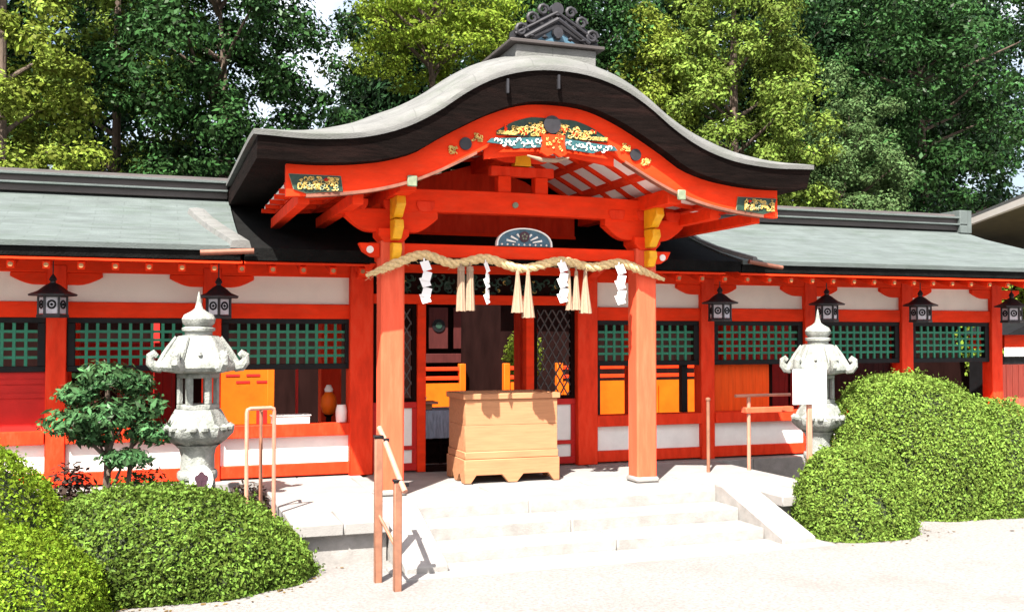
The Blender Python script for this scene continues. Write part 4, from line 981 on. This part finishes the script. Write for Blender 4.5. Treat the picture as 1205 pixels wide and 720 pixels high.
def tree(kind, label, x, y, H, R, z0, m, nclump, nleaf, leaf, seed, shape='round', group='trees behind the shrine', flat=.6, csize=.55):
    zb = gz(x, y); t = empty(kind, label, 'tree', (x, y, zb), 0, group); rng = np.random.default_rng(seed); rnd = random.Random(seed)
    H = H-zb; z0 = z0-zb if z0 > zb else .3
    cen = []
    while len(cen) < nclump:
        u = rng.random(); ang = rng.uniform(0, 2*pi)
        if shape == 'cone':
            zz = z0+(H-z0)*u**1.15; rr = R*(1-.9*(zz-z0)/(H-z0))**.75*(.85+.3*rng.random())*sqrt(rng.uniform(.25, 1))
        elif shape == 'column':
            zz = z0+(H-z0)*u; rr = R*(1-.55*((zz-z0)/(H-z0))**2)*sqrt(rng.uniform(.2, 1.1))
        else:
            v_ = rng.normal(0, 1, 3); v_ /= np.linalg.norm(v_); k = rng.uniform(.10, 1)**.5*(1+float(lump(v_[None], seed, .10)[0]))
            cen.append((v_[0]*R*k, v_[1]*R*k, (z0+H)/2+v_[2]*(H-z0)/2*k)); continue
        cen.append((rr*cos(ang), rr*sin(ang), zz))
    cen = np.array(cen); per = nleaf//nclump
    idx = np.repeat(np.arange(nclump), per); rad = csize*rng.uniform(.6, 1.3, nclump)
    d = rng.normal(0, 1, (len(idx), 3)); d /= np.linalg.norm(d, axis=1)[:, None]
    q = d*(rng.random((len(idx), 1))**.45)*rad[idx][:, None]*np.array([1, 1, flat])
    if shape in ('cone', 'column'):  # sprays droop outward from the trunk
        out = cen[idx].copy(); out[:, 2] = 0; out /= np.linalg.norm(out, axis=1)[:, None]+1e-6
        e = (q*out).sum(1); q[:, 2] -= np.abs(e)*.35
    C_ = cen[idx]+q; N_ = d*np.array([1, 1, .8])+np.array([0, 0, .55])
    leaf_object('crown', C_, N_, leaf, leaf*.55, m, t, .45, rng)
    b = MB(); top = (0, 0, H*(.72 if shape == 'round' else .93)); trunk_mesh(b, (0, 0, -.2), top, R*.05+.06, .03, .25 if shape == 'round' else .05, 9, rnd)
    for c in cen[rng.permutation(nclump)[:min(26, nclump)]]:
        trunk_mesh(b, (0, 0, max(.4, c[2]-(.25*np.hypot(c[0], c[1])+.5))), tuple(c), .06, .015, .15, 5, rnd)
    b.build('trunk', M['trunk'], t)
    return t

t = empty('garden_shrub', 'sunlit yellow green shrub beyond the open bay, behind the last hanging lantern', 'shrub', (11.6, 3.4, G0))
n = 7000; d = RNG.normal(0, 1, (n, 3)); d /= np.linalg.norm(d, axis=1)[:, None]
leaf_object('foliage', d*RNG.uniform(.6, 1.05, (n, 1))*(1+lump(d, 61, .12))[:, None]*np.array([1.1, .7, 1.2])+np.array([0, 0, 1.75]), d+np.array([0, -.2, .4]), .09, .05, L['maple'], t, .5)
b = MB(); trunk_mesh(b, (0, 0, 0), (0, 0, 1.8), .06, .03); b.build('trunk', M['trunk'], t)
tree('cypress_tree', 'yellow green cypress at the left end behind the corridor ridge', -6.2, 9.3, 12, 2.0, 2.4, L['cypress'], 150, 44000, .11, 101, 'cone', csize=.45)
tree('cypress_tree', 'olive green cypress between the yellow cypress and the dark broadleaf tree', -4.3, 12.5, 14, 1.9, 3.5, L['cypress_dark'], 120, 30000, .12, 102, 'column', csize=.5)
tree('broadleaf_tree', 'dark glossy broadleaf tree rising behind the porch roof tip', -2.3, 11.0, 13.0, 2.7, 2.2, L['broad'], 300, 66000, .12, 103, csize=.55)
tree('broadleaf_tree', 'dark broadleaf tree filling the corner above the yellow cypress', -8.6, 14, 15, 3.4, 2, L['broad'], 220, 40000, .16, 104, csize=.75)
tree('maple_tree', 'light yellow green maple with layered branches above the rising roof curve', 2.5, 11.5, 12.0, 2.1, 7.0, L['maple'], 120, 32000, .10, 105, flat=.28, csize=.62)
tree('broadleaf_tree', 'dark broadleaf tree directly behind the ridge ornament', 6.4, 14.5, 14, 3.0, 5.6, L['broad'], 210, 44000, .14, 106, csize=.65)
tree('conifer_tree', 'big sunlit yellow green conifer behind the falling roof curve', 10.6, 11.5, 13.5, 3.4, 2.2, L['cypress_dark'], 270, 84000, .115, 107, 'cone', csize=.55)
tree('conifer_tree', 'smaller yellow green conifer joined to the near flank of the big one', 8.6, 12.2, 10.5, 1.9, 3.0, L['cypress'], 120, 34000, .115, 108, 'cone', csize=.5)
tree('round_tree', 'rounded grey green tree leaning on the flank of the big conifer', 14.6, 12.3, 8.9, 1.7, 3.2, L['grey'], 150, 40000, .10, 109, csize=.45)
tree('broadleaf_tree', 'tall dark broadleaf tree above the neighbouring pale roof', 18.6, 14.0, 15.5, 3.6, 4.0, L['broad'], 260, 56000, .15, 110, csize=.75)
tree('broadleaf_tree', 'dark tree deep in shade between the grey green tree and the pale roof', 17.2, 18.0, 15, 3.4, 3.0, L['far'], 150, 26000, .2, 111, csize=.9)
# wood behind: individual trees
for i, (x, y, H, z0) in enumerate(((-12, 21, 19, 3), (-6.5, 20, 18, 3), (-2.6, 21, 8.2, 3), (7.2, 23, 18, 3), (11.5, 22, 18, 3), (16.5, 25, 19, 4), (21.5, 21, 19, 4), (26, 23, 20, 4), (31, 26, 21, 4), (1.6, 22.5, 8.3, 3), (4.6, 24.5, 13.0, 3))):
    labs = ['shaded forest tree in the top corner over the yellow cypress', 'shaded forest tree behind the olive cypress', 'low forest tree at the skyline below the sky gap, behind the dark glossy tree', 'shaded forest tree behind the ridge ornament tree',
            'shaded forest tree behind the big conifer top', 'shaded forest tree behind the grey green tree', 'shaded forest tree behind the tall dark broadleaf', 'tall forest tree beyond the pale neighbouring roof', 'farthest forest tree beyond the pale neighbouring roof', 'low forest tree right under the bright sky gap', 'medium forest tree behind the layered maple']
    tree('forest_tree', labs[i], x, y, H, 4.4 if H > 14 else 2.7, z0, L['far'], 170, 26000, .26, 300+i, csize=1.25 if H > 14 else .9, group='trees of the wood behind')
